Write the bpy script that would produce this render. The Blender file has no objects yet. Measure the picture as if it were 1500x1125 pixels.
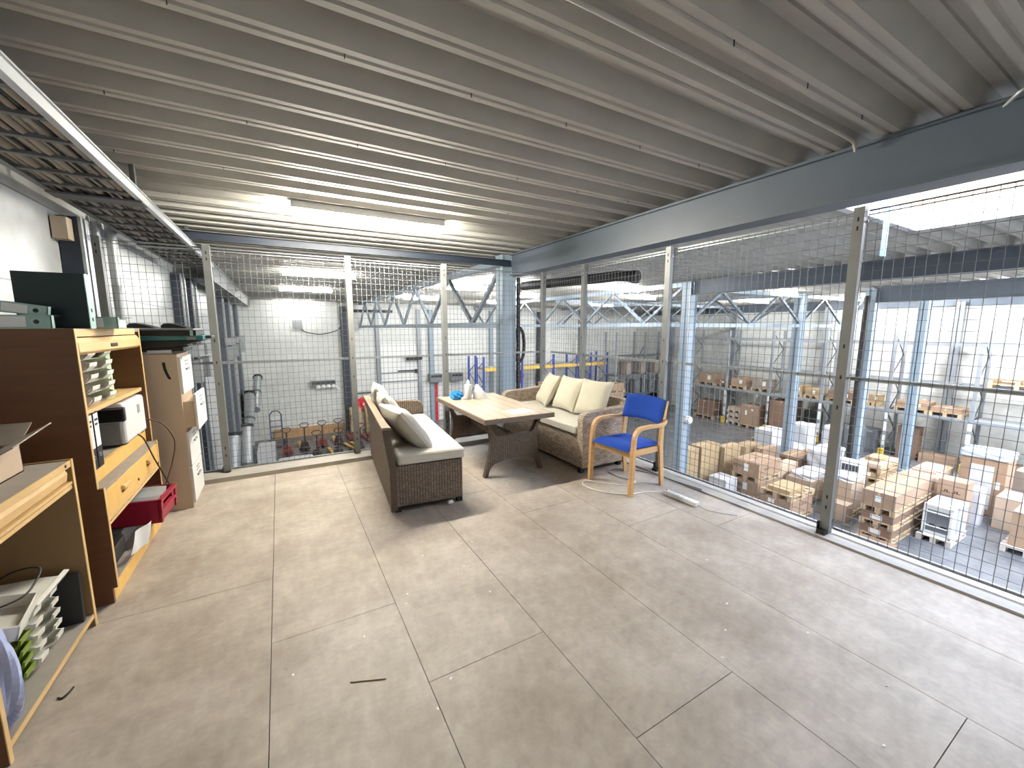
import bpy, bmesh, math, random
from mathutils import Vector, Matrix, Euler
random.seed(7)
PI = math.pi
scene = bpy.context.scene
COL = scene.collection

# ------------------------------------------------------------------ materials
MATS = {}
def srgb(r, g, b):
    f = lambda c: (c/255/12.92) if c/255 <= .04045 else ((c/255+.055)/1.055)**2.4
    return (f(r), f(g), f(b), 1)

def mat(name, col, rough=.5, metal=0., var=.0, vscale=8., bump=0., bscale=60., spec=.5, stretch=None, trans=0., col2=None, sub=0.):
    m = bpy.data.materials.new(name); m.use_nodes = True
    nt = m.node_tree; b = nt.nodes['Principled BSDF']
    c = srgb(*col)
    b.inputs['Roughness'].default_value = rough
    b.inputs['Metallic'].default_value = metal
    b.inputs['Specular IOR Level'].default_value = spec
    b.inputs['Base Color'].default_value = c
    if trans: b.inputs['Transmission Weight'].default_value = trans
    if var or bump:
        tc = nt.nodes.new('ShaderNodeTexCoord'); mp = nt.nodes.new('ShaderNodeMapping')
        nt.links.new(tc.outputs['Object'], mp.inputs['Vector'])
        if stretch: mp.inputs['Scale'].default_value = stretch
    if var:
        n = nt.nodes.new('ShaderNodeTexNoise'); n.inputs['Scale'].default_value = vscale
        n.inputs['Detail'].default_value = 6; n.inputs['Roughness'].default_value = .6
        nt.links.new(mp.outputs[0], n.inputs['Vector'])
        r = nt.nodes.new('ShaderNodeValToRGB')
        c2 = srgb(*col2) if col2 else tuple(max(0, x*(1-var)) for x in c[:3])+(1,)
        c1 = tuple(min(1, x*(1+var*.6)) for x in c[:3])+(1,) if not col2 else c
        r.color_ramp.elements[0].position = .3; r.color_ramp.elements[0].color = c2
        r.color_ramp.elements[1].position = .7; r.color_ramp.elements[1].color = c1
        nt.links.new(n.outputs['Fac'], r.inputs['Fac']); nt.links.new(r.outputs['Color'], b.inputs['Base Color'])
    if bump:
        n2 = nt.nodes.new('ShaderNodeTexNoise'); n2.inputs['Scale'].default_value = bscale; n2.inputs['Detail'].default_value = 3
        nt.links.new(mp.outputs[0], n2.inputs['Vector'])
        bp = nt.nodes.new('ShaderNodeBump'); bp.inputs['Strength'].default_value = bump; bp.inputs['Distance'].default_value = .004
        nt.links.new(n2.outputs['Fac'], bp.inputs['Height']); nt.links.new(bp.outputs['Normal'], b.inputs['Normal'])
    MATS[name] = m
    return m

def emis(name, col, strength):
    m = bpy.data.materials.new(name); m.use_nodes = True
    nt = m.node_tree; nt.nodes.clear()
    o = nt.nodes.new('ShaderNodeOutputMaterial'); e = nt.nodes.new('ShaderNodeEmission')
    e.inputs['Color'].default_value = srgb(*col); e.inputs['Strength'].default_value = strength
    nt.links.new(e.outputs[0], o.inputs['Surface'])
    MATS[name] = m; return m

def weave(name, c1, c2, cm, bw, rh, rough=.6, bumpd=.003, offset=.5, vertical=False):
    m = bpy.data.materials.new(name); m.use_nodes = True
    nt = m.node_tree; b = nt.nodes['Principled BSDF']; b.inputs['Roughness'].default_value = rough
    uv = nt.nodes.new('ShaderNodeUVMap'); mp = nt.nodes.new('ShaderNodeMapping')
    nt.links.new(uv.outputs[0], mp.inputs['Vector'])
    if vertical: mp.inputs['Rotation'].default_value = (0, 0, PI/2)
    br = nt.nodes.new('ShaderNodeTexBrick'); br.offset = offset
    br.inputs['Color1'].default_value = srgb(*c1); br.inputs['Color2'].default_value = srgb(*c2); br.inputs['Mortar'].default_value = srgb(*cm)
    br.inputs['Scale'].default_value = 1; br.inputs['Brick Width'].default_value = bw; br.inputs['Row Height'].default_value = rh
    br.inputs['Mortar Size'].default_value = rh*.14; br.inputs['Mortar Smooth'].default_value = .6
    nt.links.new(mp.outputs[0], br.inputs['Vector']); nt.links.new(br.outputs['Color'], b.inputs['Base Color'])
    bp = nt.nodes.new('ShaderNodeBump'); bp.inputs['Strength'].default_value = .8; bp.inputs['Distance'].default_value = bumpd; bp.invert = True
    nt.links.new(br.outputs['Fac'], bp.inputs['Height']); nt.links.new(bp.outputs['Normal'], b.inputs['Normal'])
    MATS[name] = m; return m

def floor_mat(name, base, dark, light, rough):
    m = bpy.data.materials.new(name); m.use_nodes = True
    nt = m.node_tree; b = nt.nodes['Principled BSDF']; b.inputs['Roughness'].default_value = rough
    tc = nt.nodes.new('ShaderNodeTexCoord')
    def noise(s, d, lo, hi, ca, cb, st=None):
        n = nt.nodes.new('ShaderNodeTexNoise'); n.inputs['Scale'].default_value = s; n.inputs['Detail'].default_value = d; n.inputs['Roughness'].default_value = .65
        if st:
            mp = nt.nodes.new('ShaderNodeMapping'); mp.inputs['Scale'].default_value = st
            nt.links.new(tc.outputs['Object'], mp.inputs['Vector']); nt.links.new(mp.outputs[0], n.inputs['Vector'])
        else: nt.links.new(tc.outputs['Object'], n.inputs['Vector'])
        r = nt.nodes.new('ShaderNodeValToRGB'); r.color_ramp.elements[0].position = lo; r.color_ramp.elements[1].position = hi
        r.color_ramp.elements[0].color = ca; r.color_ramp.elements[1].color = cb
        nt.links.new(n.outputs['Fac'], r.inputs['Fac']); return r.outputs['Color']
    def mix(a, bb, fac, blend='MULTIPLY'):
        x = nt.nodes.new('ShaderNodeMix'); x.data_type = 'RGBA'; x.blend_type = blend; x.inputs['Factor'].default_value = fac
        nt.links.new(a, x.inputs['A']); nt.links.new(bb, x.inputs['B']); return x.outputs['Result']
    big = noise(1.4, 8, .3, .7, srgb(*dark), srgb(*base))
    fine = noise(22, 6, .3, .72, (.72, .72, .72, 1), (1, 1, 1, 1))
    scr = noise(5, 8, .45, .62, (.86, .86, .86, 1), (1.0, 1.0, 1.0, 1), (1, 4, 1))
    mid = noise(4.2, 9, .36, .6, (.80, .78, .76, 1), (1, 1, 1, 1))
    spots = noise(9, 3, .22, .29, (.55, .52, .5, 1), (1, 1, 1, 1))
    dust = noise(2.6, 9, .5, .75, (0, 0, 0, 1), srgb(*light), (3, 1, 1))
    c = mix(big, fine, .7); c = mix(c, scr, .35); c = mix(c, mid, .75); c = mix(c, spots, .8); c = mix(c, dust, .16, 'SCREEN')
    nt.links.new(c, b.inputs['Base Color'])
    bp = nt.nodes.new('ShaderNodeBump'); bp.inputs['Strength'].default_value = .12; bp.inputs['Distance'].default_value = .003
    nt.links.new(fine, bp.inputs['Height']); nt.links.new(bp.outputs['Normal'], b.inputs['Normal'])
    MATS[name] = m; return m

def planks(name, c, cd, rough, seam_axis, pitch):
    """boards with dark joints at a fixed pitch along one local axis"""
    m = bpy.data.materials.new(name); m.use_nodes = True
    nt = m.node_tree; b = nt.nodes['Principled BSDF']; b.inputs['Roughness'].default_value = rough
    tc = nt.nodes.new('ShaderNodeTexCoord'); sx = nt.nodes.new('ShaderNodeSeparateXYZ'); nt.links.new(tc.outputs['Object'], sx.inputs[0])
    mo = nt.nodes.new('ShaderNodeMath'); mo.operation = 'PINGPONG'; mo.inputs[1].default_value = pitch/2
    nt.links.new(sx.outputs[seam_axis], mo.inputs[0])
    lt = nt.nodes.new('ShaderNodeMath'); lt.operation = 'LESS_THAN'; lt.inputs[1].default_value = .004 if pitch < .5 else .006
    nt.links.new(mo.outputs[0], lt.inputs[0])
    n = nt.nodes.new('ShaderNodeTexNoise'); n.inputs['Scale'].default_value = 6; n.inputs['Detail'].default_value = 6
    mp = nt.nodes.new('ShaderNodeMapping'); mp.inputs['Scale'].default_value = (9, 1, 1) if seam_axis == 0 else (1, 1, 1)
    nt.links.new(tc.outputs['Object'], mp.inputs['Vector']); nt.links.new(mp.outputs[0], n.inputs['Vector'])
    r = nt.nodes.new('ShaderNodeValToRGB'); r.color_ramp.elements[0].position = .25; r.color_ramp.elements[1].position = .75
    cc = srgb(*c); r.color_ramp.elements[0].color = tuple(x*.8 for x in cc[:3])+(1,); r.color_ramp.elements[1].color = cc
    nt.links.new(n.outputs['Fac'], r.inputs['Fac'])
    x = nt.nodes.new('ShaderNodeMix'); x.data_type = 'RGBA'
    nt.links.new(lt.outputs[0], x.inputs['Factor']); nt.links.new(r.outputs['Color'], x.inputs['A']); x.inputs['B'].default_value = srgb(*cd)
    nt.links.new(x.outputs['Result'], b.inputs['Base Color'])
    MATS[name] = m; return m

floor_mat('chipboard', (198, 187, 174), (158, 144, 130), (205, 200, 195), .55)
floor_mat('concrete', (124, 126, 130), (96, 99, 103), (190, 192, 195), .27)
mat('floor_gap', (70, 60, 52), .9)
mat('deck_steel', (176, 173, 165), .6, 0., .08, 3.)
mat('screw_dark', (40, 36, 32), .5)
mat('beam_paint', (94, 104, 116), .45, 0., .06, 3.)
mat('brace_paint', (112, 123, 134), .45)
mat('column_paint', (146, 163, 178), .42, 0., .05, 3.)
mat('dark_navy', (40, 48, 62), .5)
mat('galv', (172, 176, 178), .38, .55, .12, 9.)
mat('galv_post', (128, 129, 127), .45, .3, .1, 7.)
mat('wire', (112, 115, 118), .6, .1)
mat('slot_dark', (30, 30, 32), .7)
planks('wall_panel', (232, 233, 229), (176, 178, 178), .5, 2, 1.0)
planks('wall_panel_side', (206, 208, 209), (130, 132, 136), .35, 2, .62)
mat('white_paint', (232, 232, 230), .5, 0., .03, 2.)
emis('tube_lit', (255, 249, 234), 450)
emis('hall_tube_lit', (252, 252, 250), 270)
emis('rack_tube_lit', (252, 252, 250), 620)
emis('bay_tube_lit', (252, 252, 246), 85)
emis('sky_glass', (214, 230, 255), 31)
mat('fixture_white', (225, 226, 224), .4)
weave('wicker', (150, 132, 114), (118, 101, 86), (56, 46, 39), .016, .024, vertical=True)
weave('wicker_lit', (208, 190, 172), (166, 149, 131), (84, 73, 62), .046, .019)  # fence sofa wicker, colour raised to carry the tube light on its front
weave('wicker_dark', (136, 119, 104), (112, 97, 84), (52, 44, 38), .014, .022, vertical=True)
mat('wicker_flat', (150, 130, 110), .6, 0., .15, 40.)
mat('rim_dark', (88, 74, 62), .6)
mat('cushion', (206, 202, 190), .9, 0., .06, 5., .35, 220.)
mat('cushion_warm', (214, 208, 188), .9, 0., .06, 5., .35, 220.)
planks('table_wood', (186, 170, 147), (112, 98, 82), .5, 0, .134)
mat('table_edge', (124, 109, 95), .6, 0., .15, 30.)
mat('beech', (212, 168, 112), .42, 0., .14, 5., stretch=(1, 1, 14))
mat('blue_fabric', (26, 70, 166), .95, 0., .1, 60., .4, 300.)
mat('plastic_white', (238, 238, 236), .35)
mat('plastic_grey', (150, 152, 154), .45)
mat('rubber_black', (22, 22, 24), .6)
mat('paper', (240, 240, 238), .8)
mat('paper_ink', (150, 152, 158), .8)
mat('bag_blue', (40, 150, 225), .35, 0., .25, 18.)
mat('veneer', (106, 70, 44), .5, 0., .12, 3., stretch=(1, 1, 10), col2=(92, 59, 37))
mat('veneer_inside', (140, 112, 76), .55, 0., .08, 3.)
mat('oak_edge', (218, 182, 126), .5, 0., .1, 6.)
mat('oak_front', (226, 182, 104), .5, 0., .08, 5., stretch=(1, 4, 1))
mat('dust_top', (150, 142, 134), .7, 0., .1, 12.)
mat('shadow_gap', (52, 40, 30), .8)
mat('file_beige', (200, 182, 158), .5, 0., .03, 4.)
mat('file_front_lit', (230, 230, 226), .45)  # drawer fronts: the light falling on them is put into the white
mat('tray_white', (226, 224, 214), .5, 0., .04, 5.)
mat('tray_green', (138, 160, 62), .35, 0., .15, 8.)
mat('mint', (186, 214, 170), .5)
mat('binder_green', (14, 38, 40), .5, 0., .1, 10.)
mat('binder_spine', (160, 192, 186), .5, 0., .06, 10.)
mat('binder_blue', (24, 28, 60), .5)
mat('teal', (44, 104, 106), .45)
mat('black_plastic', (20, 22, 25), .4)
mat('case_black', (24, 26, 28), .45)
mat('case_grey', (118, 120, 122), .5)
mat('printer_white', (222, 222, 222), .4)
mat('printer_grey', (120, 122, 120), .45)
mat('crimson', (150, 22, 52), .45)
mat('cardboard', (164, 136, 112), .8, 0., .07, 3.)
mat('cardboard_pale', (192, 170, 147), .8, 0., .06, 3.)
mat('cardboard_dark', (134, 106, 86), .8, 0., .07, 3.)
mat('cardboard_tan', (172, 148, 112), .8, 0., .07, 3.)
mat('cardboard_grey', (150, 138, 126), .8, 0., .06, 6.)
mat('ink_black', (28, 26, 26), .7)
mat('ink_brown', (84, 58, 40), .8)
mat('pallet_wood', (192, 167, 134), .8, 0., .16, 8.)
mat('pallet_white', (206, 197, 186), .8, 0., .06, 8.)
mat('plank_wood', (190, 150, 104), .7, 0., .14, 4.)
mat('wrap_white', (212, 213, 217), .25, 0., .05, 4.)
mat('wrap_grey', (112, 114, 120), .3, 0., .2, 6.)
mat('wrap_blue', (196, 214, 236), .2, 0., .08, 5.)
mat('bag_lilac', (186, 198, 236), .25, 0., .12, 9., .5, 14.)
mat('rack_grey', (148, 153, 159), .45, .2, .06, 4.)
mat('rack_dark', (84, 90, 98), .5)
mat('rack_deck', (150, 154, 156), .5, .3, .06, 3.)
mat('rack_blue', (44, 72, 168), .45)
mat('rack_yellow', (240, 196, 84), .5)
mat('jack_red', (124, 54, 50), .5)
mat('jack_yellow', (192, 152, 72), .5)
mat('jack_dark', (52, 40, 44), .5)
mat('truck_navy', (34, 40, 82), .5)
mat('hose_red', (214, 40, 52), .45)
mat('hose_dark', (112, 46, 50), .5)
mat('door_red', (190, 36, 44), .5)
mat('yellow_guard', (226, 190, 60), .5)
mat('machine_grey', (120, 126, 132), .4)
mat('grille_dark', (66, 70, 76), .5)
mat('cable_dark', (38, 36, 34), .6)
mat('cable_brown', (70, 52, 36), .6)
mat('tray_steel', (96, 98, 100), .5, .3)
mat('tray_bright', (212, 216, 220), .3, .3)
mat('batten', (196, 172, 150), .7)
mat('cable_beige', (150, 140, 128), .6)
mat('sill_strip', (160, 154, 146), .55, 0., .1, 6.)
mat('bar_blue_lit', (150, 196, 240), .4)  # steel hanger: blue light on the metal put into its colour
mat('curb_wood', (236, 190, 150), .7, 0., .08, 4.)
# ------------------------------------------------------------------ mesh builder
class MB:
    def __init__(s): s.v = []; s.f = []; s.m = []; s.s = []
    def add(s, vs, fs, mi=0, sm=False):
        o = len(s.v); s.v += [tuple(v) for v in vs]
        for f in fs: s.f.append(tuple(o+i for i in f)); s.m.append(mi); s.s.append(sm)
        return s
    def box(s, x0, x1, y0, y1, z0, z1, mi=0, M=None):
        vs = [(x, y, z) for z in (z0, z1) for y in (y0, y1) for x in (x0, x1)]
        if M is not None: vs = [M @ Vector(v) for v in vs]
        return s.add(vs, [(0, 2, 3, 1), (4, 5, 7, 6), (0, 1, 5, 4), (2, 6, 7, 3), (0, 4, 6, 2), (1, 3, 7, 5)], mi)
    def bar(s, a, b, w, h, mi=0, up=(0, 0, 1)):
        a = Vector(a); b = Vector(b); d = (b-a).normalized(); u = Vector(up)
        if abs(d.dot(u)) > .98: u = Vector((0, 1, 0))
        r = d.cross(u).normalized(); u = r.cross(d)
        vs = [p + r*sx*w/2 + u*sy*h/2 for p in (a, b) for sx, sy in ((-1, -1), (1, -1), (1, 1), (-1, 1))]
        return s.add(vs, [(0, 3, 2, 1), (4, 5, 6, 7), (0, 1, 5, 4), (1, 2, 6, 5), (2, 3, 7, 6), (3, 0, 4, 7)], mi)
    def sweep(s, pts, w, h, up=(0, 1, 0), mi=0, sm=False):
        """rectangular section along a path; w is measured along `up`, h across"""
        P = [Vector(p) for p in pts]; n = len(P); U = Vector(up); vs = []
        for i in range(n):
            d = (P[min(i+1, n-1)]-P[max(i-1, 0)]).normalized(); r = d.cross(U).normalized(); u = r.cross(d)
            ww = w[i] if isinstance(w, (list, tuple)) else w; hh = h[i] if isinstance(h, (list, tuple)) else h
            vs += [P[i]+u*a*ww/2+r*b*hh/2 for a, b in ((-1, -1), (1, -1), (1, 1), (-1, 1))]
        fs = [(0, 3, 2, 1), tuple(4*(n-1)+k for k in range(4))]
        for i in range(n-1):
            for k in range(4):
                fs.append((4*i+k, 4*i+(k+1) % 4, 4*i+4+(k+1) % 4, 4*i+4+k))
        return s.add(vs, fs, mi, sm)
    def tube(s, pts, r, n=8, mi=0, caps=True):
        P = [Vector(p) for p in pts]; N = len(P); vs = []; ref = None
        for i in range(N):
            d = (P[min(i+1, N-1)]-P[max(i-1, 0)]).normalized()
            if ref is None or abs(ref.dot(d)) > .95: ref = Vector((0, 0, 1)) if abs(d.z) < .9 else Vector((1, 0, 0))
            u = (ref-d*ref.dot(d)).normalized(); w = d.cross(u); ref = u
            rr = r[i] if isinstance(r, (list, tuple)) else r
            vs += [P[i]+(u*math.cos(2*PI*k/n)+w*math.sin(2*PI*k/n))*rr for k in range(n)]
        fs = [(i*n+k, i*n+(k+1) % n, (i+1)*n+(k+1) % n, (i+1)*n+k) for i in range(N-1) for k in range(n)]
        s.add(vs, fs, mi, True)
        if caps:
            s.add(vs[:n], [tuple(reversed(range(n)))], mi); s.add(vs[-n:], [tuple(range(n))], mi)
        return s
    def lathe(s, prof, c=(0, 0, 0), n=16, mi=0, axis='z', sm=True):
        vs = []
        for r, z in prof:
            for k in range(n):
                a = 2*PI*k/n; p = (r*math.cos(a), r*math.sin(a), z)
                if axis == 'y': p = (p[0], p[2], p[1])
                if axis == 'x': p = (p[2], p[0], p[1])
                vs.append((p[0]+c[0], p[1]+c[1], p[2]+c[2]))
        fs = [(i*n+k, i*n+(k+1) % n, (i+1)*n+(k+1) % n, (i+1)*n+k) for i in range(len(prof)-1) for k in range(n)]
        return s.add(vs, fs, mi, sm)
    def prism(s, poly, axis, a0, a1, mi=0):
        """polygon extruded along an axis; poly in the two other axes (xz for y, yz for x, xy for z)"""
        def P(p, t): return {'y': (p[0], t, p[1]), 'x': (t, p[0], p[1]), 'z': (p[0], p[1], t)}[axis]
        n = len(poly); vs = [P(p, a0) for p in poly]+[P(p, a1) for p in poly]
        fs = [tuple(range(n)), tuple(reversed(range(n, 2*n)))]+[(i, n+i, n+(i+1) % n, (i+1) % n) for i in range(n)]
        return s.add(vs, fs, mi)
    def grid(s, fn, nu, nv, mi=0, sm=True):
        vs = [fn(i/nu, j/nv) for j in range(nv+1) for i in range(nu+1)]
        fs = [(j*(nu+1)+i, j*(nu+1)+i+1, (j+1)*(nu+1)+i+1, (j+1)*(nu+1)+i) for j in range(nv) for i in range(nu)]
        return s.add(vs, fs, mi, sm)
    def pillow(s, w, h, t, M=None, mi=0, n=14, pinch=.06, gusset=.0, seed=0):
        rnd = random.Random(seed); ph = [rnd.uniform(0, 6) for _ in range(4)]
        for sg in (1, -1):
            def fn(a, b, sg=sg):
                u, v = 2*a-1, 2*b-1
                x = u*w/2*(1-pinch*(1-v*v)*abs(u)); y = v*h/2*(1-pinch*(1-u*u)*abs(v))
                k = max(0, (1-u**4))**.6*max(0, (1-v**4))**.6
                z = sg*(gusset/2+(t-gusset)/2*k)*(1+.06*math.sin(3*u+ph[0])*math.sin(2.5*v+ph[1])+.03*math.sin(9*u+ph[2])*math.sin(8*v+ph[3]))
                p = Vector((x, y, z)); return M @ p if M is not None else p
            o = len(s.f); s.grid(fn, n, n, mi)
            if sg < 0: s.f[o:] = [tuple(reversed(f)) for f in s.f[o:]]
        if gusset:
            ring = [(-1+2*i/n, -1) for i in range(n)]+[(1, -1+2*i/n) for i in range(n)]+[(1-2*i/n, 1) for i in range(n)]+[(-1, 1-2*i/n) for i in range(n)]
            vs = []
            for zz in (-gusset/2, gusset/2):
                for u, v in ring:
                    p = Vector((u*w/2*(1-pinch*(1-v*v)*abs(u)), v*h/2*(1-pinch*(1-u*u)*abs(v)), zz)); vs.append(M @ p if M is not None else p)
            N = len(ring); s.add(vs, [(i, (i+1) % N, N+(i+1) % N, N+i) for i in range(N)], mi)
        return s
    def build(s, name, mats, parent=None, bevel=0, seg=2, weld=False, xform=None):
        me = bpy.data.meshes.new(name)
        vs = s.v if xform is None else [xform @ Vector(v) for v in s.v]
        me.from_pydata([tuple(v) for v in vs], [], s.f)
        if not isinstance(mats, (list, tuple)): mats = [mats]
        for m in mats: me.materials.append(MATS[m])
        me.polygons.foreach_set('material_index', s.m); me.polygons.foreach_set('use_smooth', s.s)
        uv = me.uv_layers.new(name='UVMap'); d = uv.data
        for p in me.polygons:
            nx, ny, nz = (abs(c) for c in p.normal)
            for li in p.loop_indices:
                x, y, z = me.vertices[me.loops[li].vertex_index].co
                d[li].uv = (y, z) if nx >= ny and nx >= nz else ((x, z) if ny >= nz else (x, y))
        if weld:
            bm = bmesh.new(); bm.from_mesh(me); bmesh.ops.remove_doubles(bm, verts=bm.verts, dist=1e-5)
            bmesh.ops.recalc_face_normals(bm, faces=bm.faces); bm.to_mesh(me); bm.free()
        o = bpy.data.objects.new(name, me); COL.objects.link(o)
        if parent is not None: o.parent = parent
        if bevel:
            b = o.modifiers.new('Bevel', 'BEVEL'); b.width = bevel; b.segments = seg; b.limit_method = 'ANGLE'; b.angle_limit = math.radians(40)
        return o

def tag(o, label=None, cat=None, group=None, kind=None):
    if label: o['label'] = label
    if cat: o['category'] = cat
    if group: o['group'] = group
    if kind: o['kind'] = kind
    return o
def thing(name, label, cat, loc=(0, 0, 0), rz=0., group=None, kind=None):
    o = bpy.data.objects.new(name, None); COL.objects.link(o); o.empty_display_size = .1
    o.location = loc; o.rotation_euler = (0, 0, rz)
    return tag(o, label, cat, group, kind)
KIDS = {}
def dup(src, label, loc, rz=None, group=None):
    r = src.copy(); COL.objects.link(r); r.location = loc
    if rz is not None: r.rotation_euler = (0, 0, rz)
    r['label'] = label
    if group: r['group'] = group
    def rec(a, b):
        for ch in list(a.children):
            c = ch.copy(); COL.objects.link(c); c.parent = b; rec(ch, c)
    rec(src, r)
    return r
def B(name, mats, parent, *boxes, bevel=0, seg=2, weld=False):
    m = MB()
    for b in boxes: m.box(*b)
    return m.build(name, mats, parent, bevel, seg, weld)
def text(name, s, size, m, parent, loc, rot, extrude=.0008):
    cu = bpy.data.curves.new(name, 'FONT'); cu.body = s; cu.size = size; cu.extrude = extrude
    cu.align_x = 'CENTER'; cu.align_y = 'CENTER'
    tmp = bpy.data.objects.new(name, cu); COL.objects.link(tmp)
    me = bpy.data.meshes.new_from_object(tmp.evaluated_get(bpy.context.evaluated_depsgraph_get()))
    bpy.data.objects.remove(tmp); me.materials.clear(); me.materials.append(MATS[m])
    o = bpy.data.objects.new(name, me); COL.objects.link(o); o.location = loc; o.rotation_euler = rot
    if parent is not None: o.parent = parent
    return o
def arc(c, r, a0, a1, n, plane='xz', y=0):
    out = []
    for i in range(n+1):
        a = a0+(a1-a0)*i/n; u, v = c[0]+r*math.cos(a), c[1]+r*math.sin(a)
        out.append((u, y, v) if plane == 'xz' else ((u, v, y) if plane == 'xy' else (y, u, v)))
    return out
def smooth_path(pts, n=6):
    P = [Vector(p) for p in pts]; out = []
    for i in range(len(P)-1):
        p0, p1, p2, p3 = P[max(i-1, 0)], P[i], P[i+1], P[min(i+2, len(P)-1)]
        for k in range(n):
            t = k/n
            out.append(.5*((2*p1)+(p2-p0)*t+(2*p0-5*p1+4*p2-p3)*t*t+(-p0+3*p1-3*p2+p3)*t**3))
    return out+[P[-1]]
ORD = ['first', 'second', 'third', 'fourth', 'fifth', 'sixth', 'seventh', 'eighth', 'ninth', 'tenth', 'eleventh', 'twelfth', 'thirteenth', 'fourteenth']
HZ = -3.5          # hall floor
XL, XR, YB, YF = -1.5, 22.3, 21.1, -3.6
# ------------------------------------------------------------------ camera
cam = bpy.data.cameras.new('camera'); co = bpy.data.objects.new('camera', cam); COL.objects.link(co)
cam.sensor_width = 36; cam.lens = 592.8/1500*36; cam.clip_start = .02; cam.clip_end = 200
co.location = (0, 0, 1.55)
co.rotation_euler = Euler((math.radians(90-7.91), 0, math.radians(-29.74)), 'XYZ')
scene.camera = co
scene.render.film_transparent = False
scene.view_settings.view_transform = 'Standard'; scene.view_settings.look = 'None'
scene.view_settings.gamma = 1; scene.view_settings.use_curve_mapping = False
scene.view_settings.exposure = EXPOSURE = 0.12
scene.cycles.use_denoising = True
scene.cycles.max_bounces = 8; scene.cycles.diffuse_bounces = 5; scene.cycles.glossy_bounces = 3
scene.cycles.sample_clamp_indirect = 8; scene.cycles.caustics_reflective = False; scene.cycles.caustics_refractive = False
w = bpy.data.worlds.new('world'); scene.world = w; w.use_nodes = True
w.node_tree.nodes['Background'].inputs['Color'].default_value = (.75, .85, 1, 1)
w.node_tree.nodes['Background'].inputs['Strength'].default_value = 1.0

# ------------------------------------------------------------------ setting
def struct(o, label=None): return tag(o, label, kind='structure')
# mezzanine floor: 0.607 x 2.43 m chipboard panels with open joints over a dark base
m = MB(); xs = [-1.9605, -1.353]+[-.1375+.6075*i for i in range(7)]; offs = {-1.353: 2.77, -.1375: 2.16, .47: 1.56, 1.0775: .93, 1.685: .33, 2.2925: 2.16}
g = .0016
for i, x0 in enumerate(xs):
    k = [v for q, v in offs.items() if abs(q-x0) < .02]; off = k[0] if k else 1.2+.61*(i % 3)
    y = off-2.43*4
    while y < 5.2:
        a, b = max(y+g, YF), min(y+2.43-g, 5.14)
        xa, xb = max(x0+g, XL), min((xs+[9])[i+1]-g, 3.62)
        if b > a and xb > xa: m.box(xa, xb, a, b, -.022, 0, 0)
        y += 2.43
m.box(XL, 3.62, YF, 5.14, -.30, -.0225, 1)
struct(m.build('floor', ['chipboard', 'floor_gap']), 'dusty chipboard platform floor')
struct(B('trim_1', 'sill_strip', None, (XL, 3.40, 4.86, 5.13, 0, .045)), 'raised timber strip under the back mesh fence')
struct(B('trim_2', 'sill_strip', None, (3.385, 3.61, YF, 5.13, .0, .016)), 'pale strip under the side mesh fence')
struct(B('floor_hall', 'concrete', None, (XL-.2, XR+.2, YF-.2, YB+.2, HZ-.1, HZ)), 'grey concrete floor of the storage hall')
struct(B('wall_back', 'wall_panel', None, (XL-.2, XR+.2, YB, YB+.15, HZ, 3.3)), 'white panel wall at the far end of the hall')
struct(B('wall_right', 'wall_panel', None, (XR, XR+.15, YF, YB, HZ, 3.3)), 'white panel wall behind the pallet racks')
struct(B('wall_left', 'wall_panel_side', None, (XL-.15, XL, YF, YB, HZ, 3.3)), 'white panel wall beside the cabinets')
struct(B('wall_rear', 'wall_panel', None, (XL-.2, XR+.2, YF-.15, YF, HZ, 3.3)), 'wall behind the viewer')

# ribbed steel deck, one sheet with a roof light opening
P = .305; zl, zu = 2.76, 2.87
prof = [(0, zl), (.036, zl), (.043, zl+.014), (.055, zl+.014), (.062, zl), (.098, zl), (.136, zu), (.192, zu), (.198, zu-.012), (.210, zu-.012), (.216, zu), (.267, zu)]
HY0, HY1 = -1.15, 2.03
ROOF_LIGHTS = [(4.55, 6.87, 'daylight roof light in the ribbed deck beside the big beam'), (10.7, 13.0, 'added unseen roof light brightening the hall'), (16.8, 19.1, 'added unseen roof light brightening the rack wall')]  # second and third are out of view, added to brighten the hall
y0s = 1.50-.049-P*17
m = MB(); pts = []; y = y0s
while y < YB+.2:
    pts += [(y+a, z) for a, z in prof]; y += P
def strip(x0, x1, sel):
    for (ya, za), (yb, zb) in zip(pts[:-1], pts[1:]):
        if sel((ya+yb)/2): m.add([(x0, ya, za), (x1, ya, za), (x1, yb, zb), (x0, yb, zb)], [(0, 3, 2, 1)], 0)
edges = [XL]+[v for a, b, _ in ROOF_LIGHTS for v in (a, b)]+[XR+.1]
for i in range(len(edges)-1):
    strip(edges[i], edges[i+1], (lambda y: y > YF) if i % 2 == 0 else (lambda y, q=i: y > HY1 or YF < y < (-1.15 if q == 1 else -3.4)))
# fastener tips along every third rib
for i in range(0, 40, 3):
    yy = y0s+P*(i+1)+.049
    for k in range(14):
        xx = -.9+.62*k+.2*(i % 2)
        if xx < 3.3 and yy < 5 and yy > .4: m.box(xx-.002, xx+.002, yy-.002, yy+.002, zl-.014, zl+.016, 1)
struct(m.build('ceiling', ['deck_steel', 'screw_dark']), 'ribbed grey steel roof deck')
e2 = [XL-.2]+[v for a, b, _ in ROOF_LIGHTS for v in (a-.02, b+.02)]+[XR+.2]; bxs_ = []
for i in range(len(e2)-1):
    bxs_ += [(e2[i], e2[i+1], YF-.2, YB+.2, 3.2, 3.3)] if i % 2 == 0 else [(e2[i], e2[i+1], HY1+.02, YB+.2, 3.2, 3.3), (e2[i], e2[i+1], YF-.2, (-1.15 if i == 1 else -3.4)-.02, 3.2, 3.3)]
struct(B('ceiling_cover', 'deck_steel', None, *bxs_), 'roof build-up over the ribbed deck')
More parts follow.
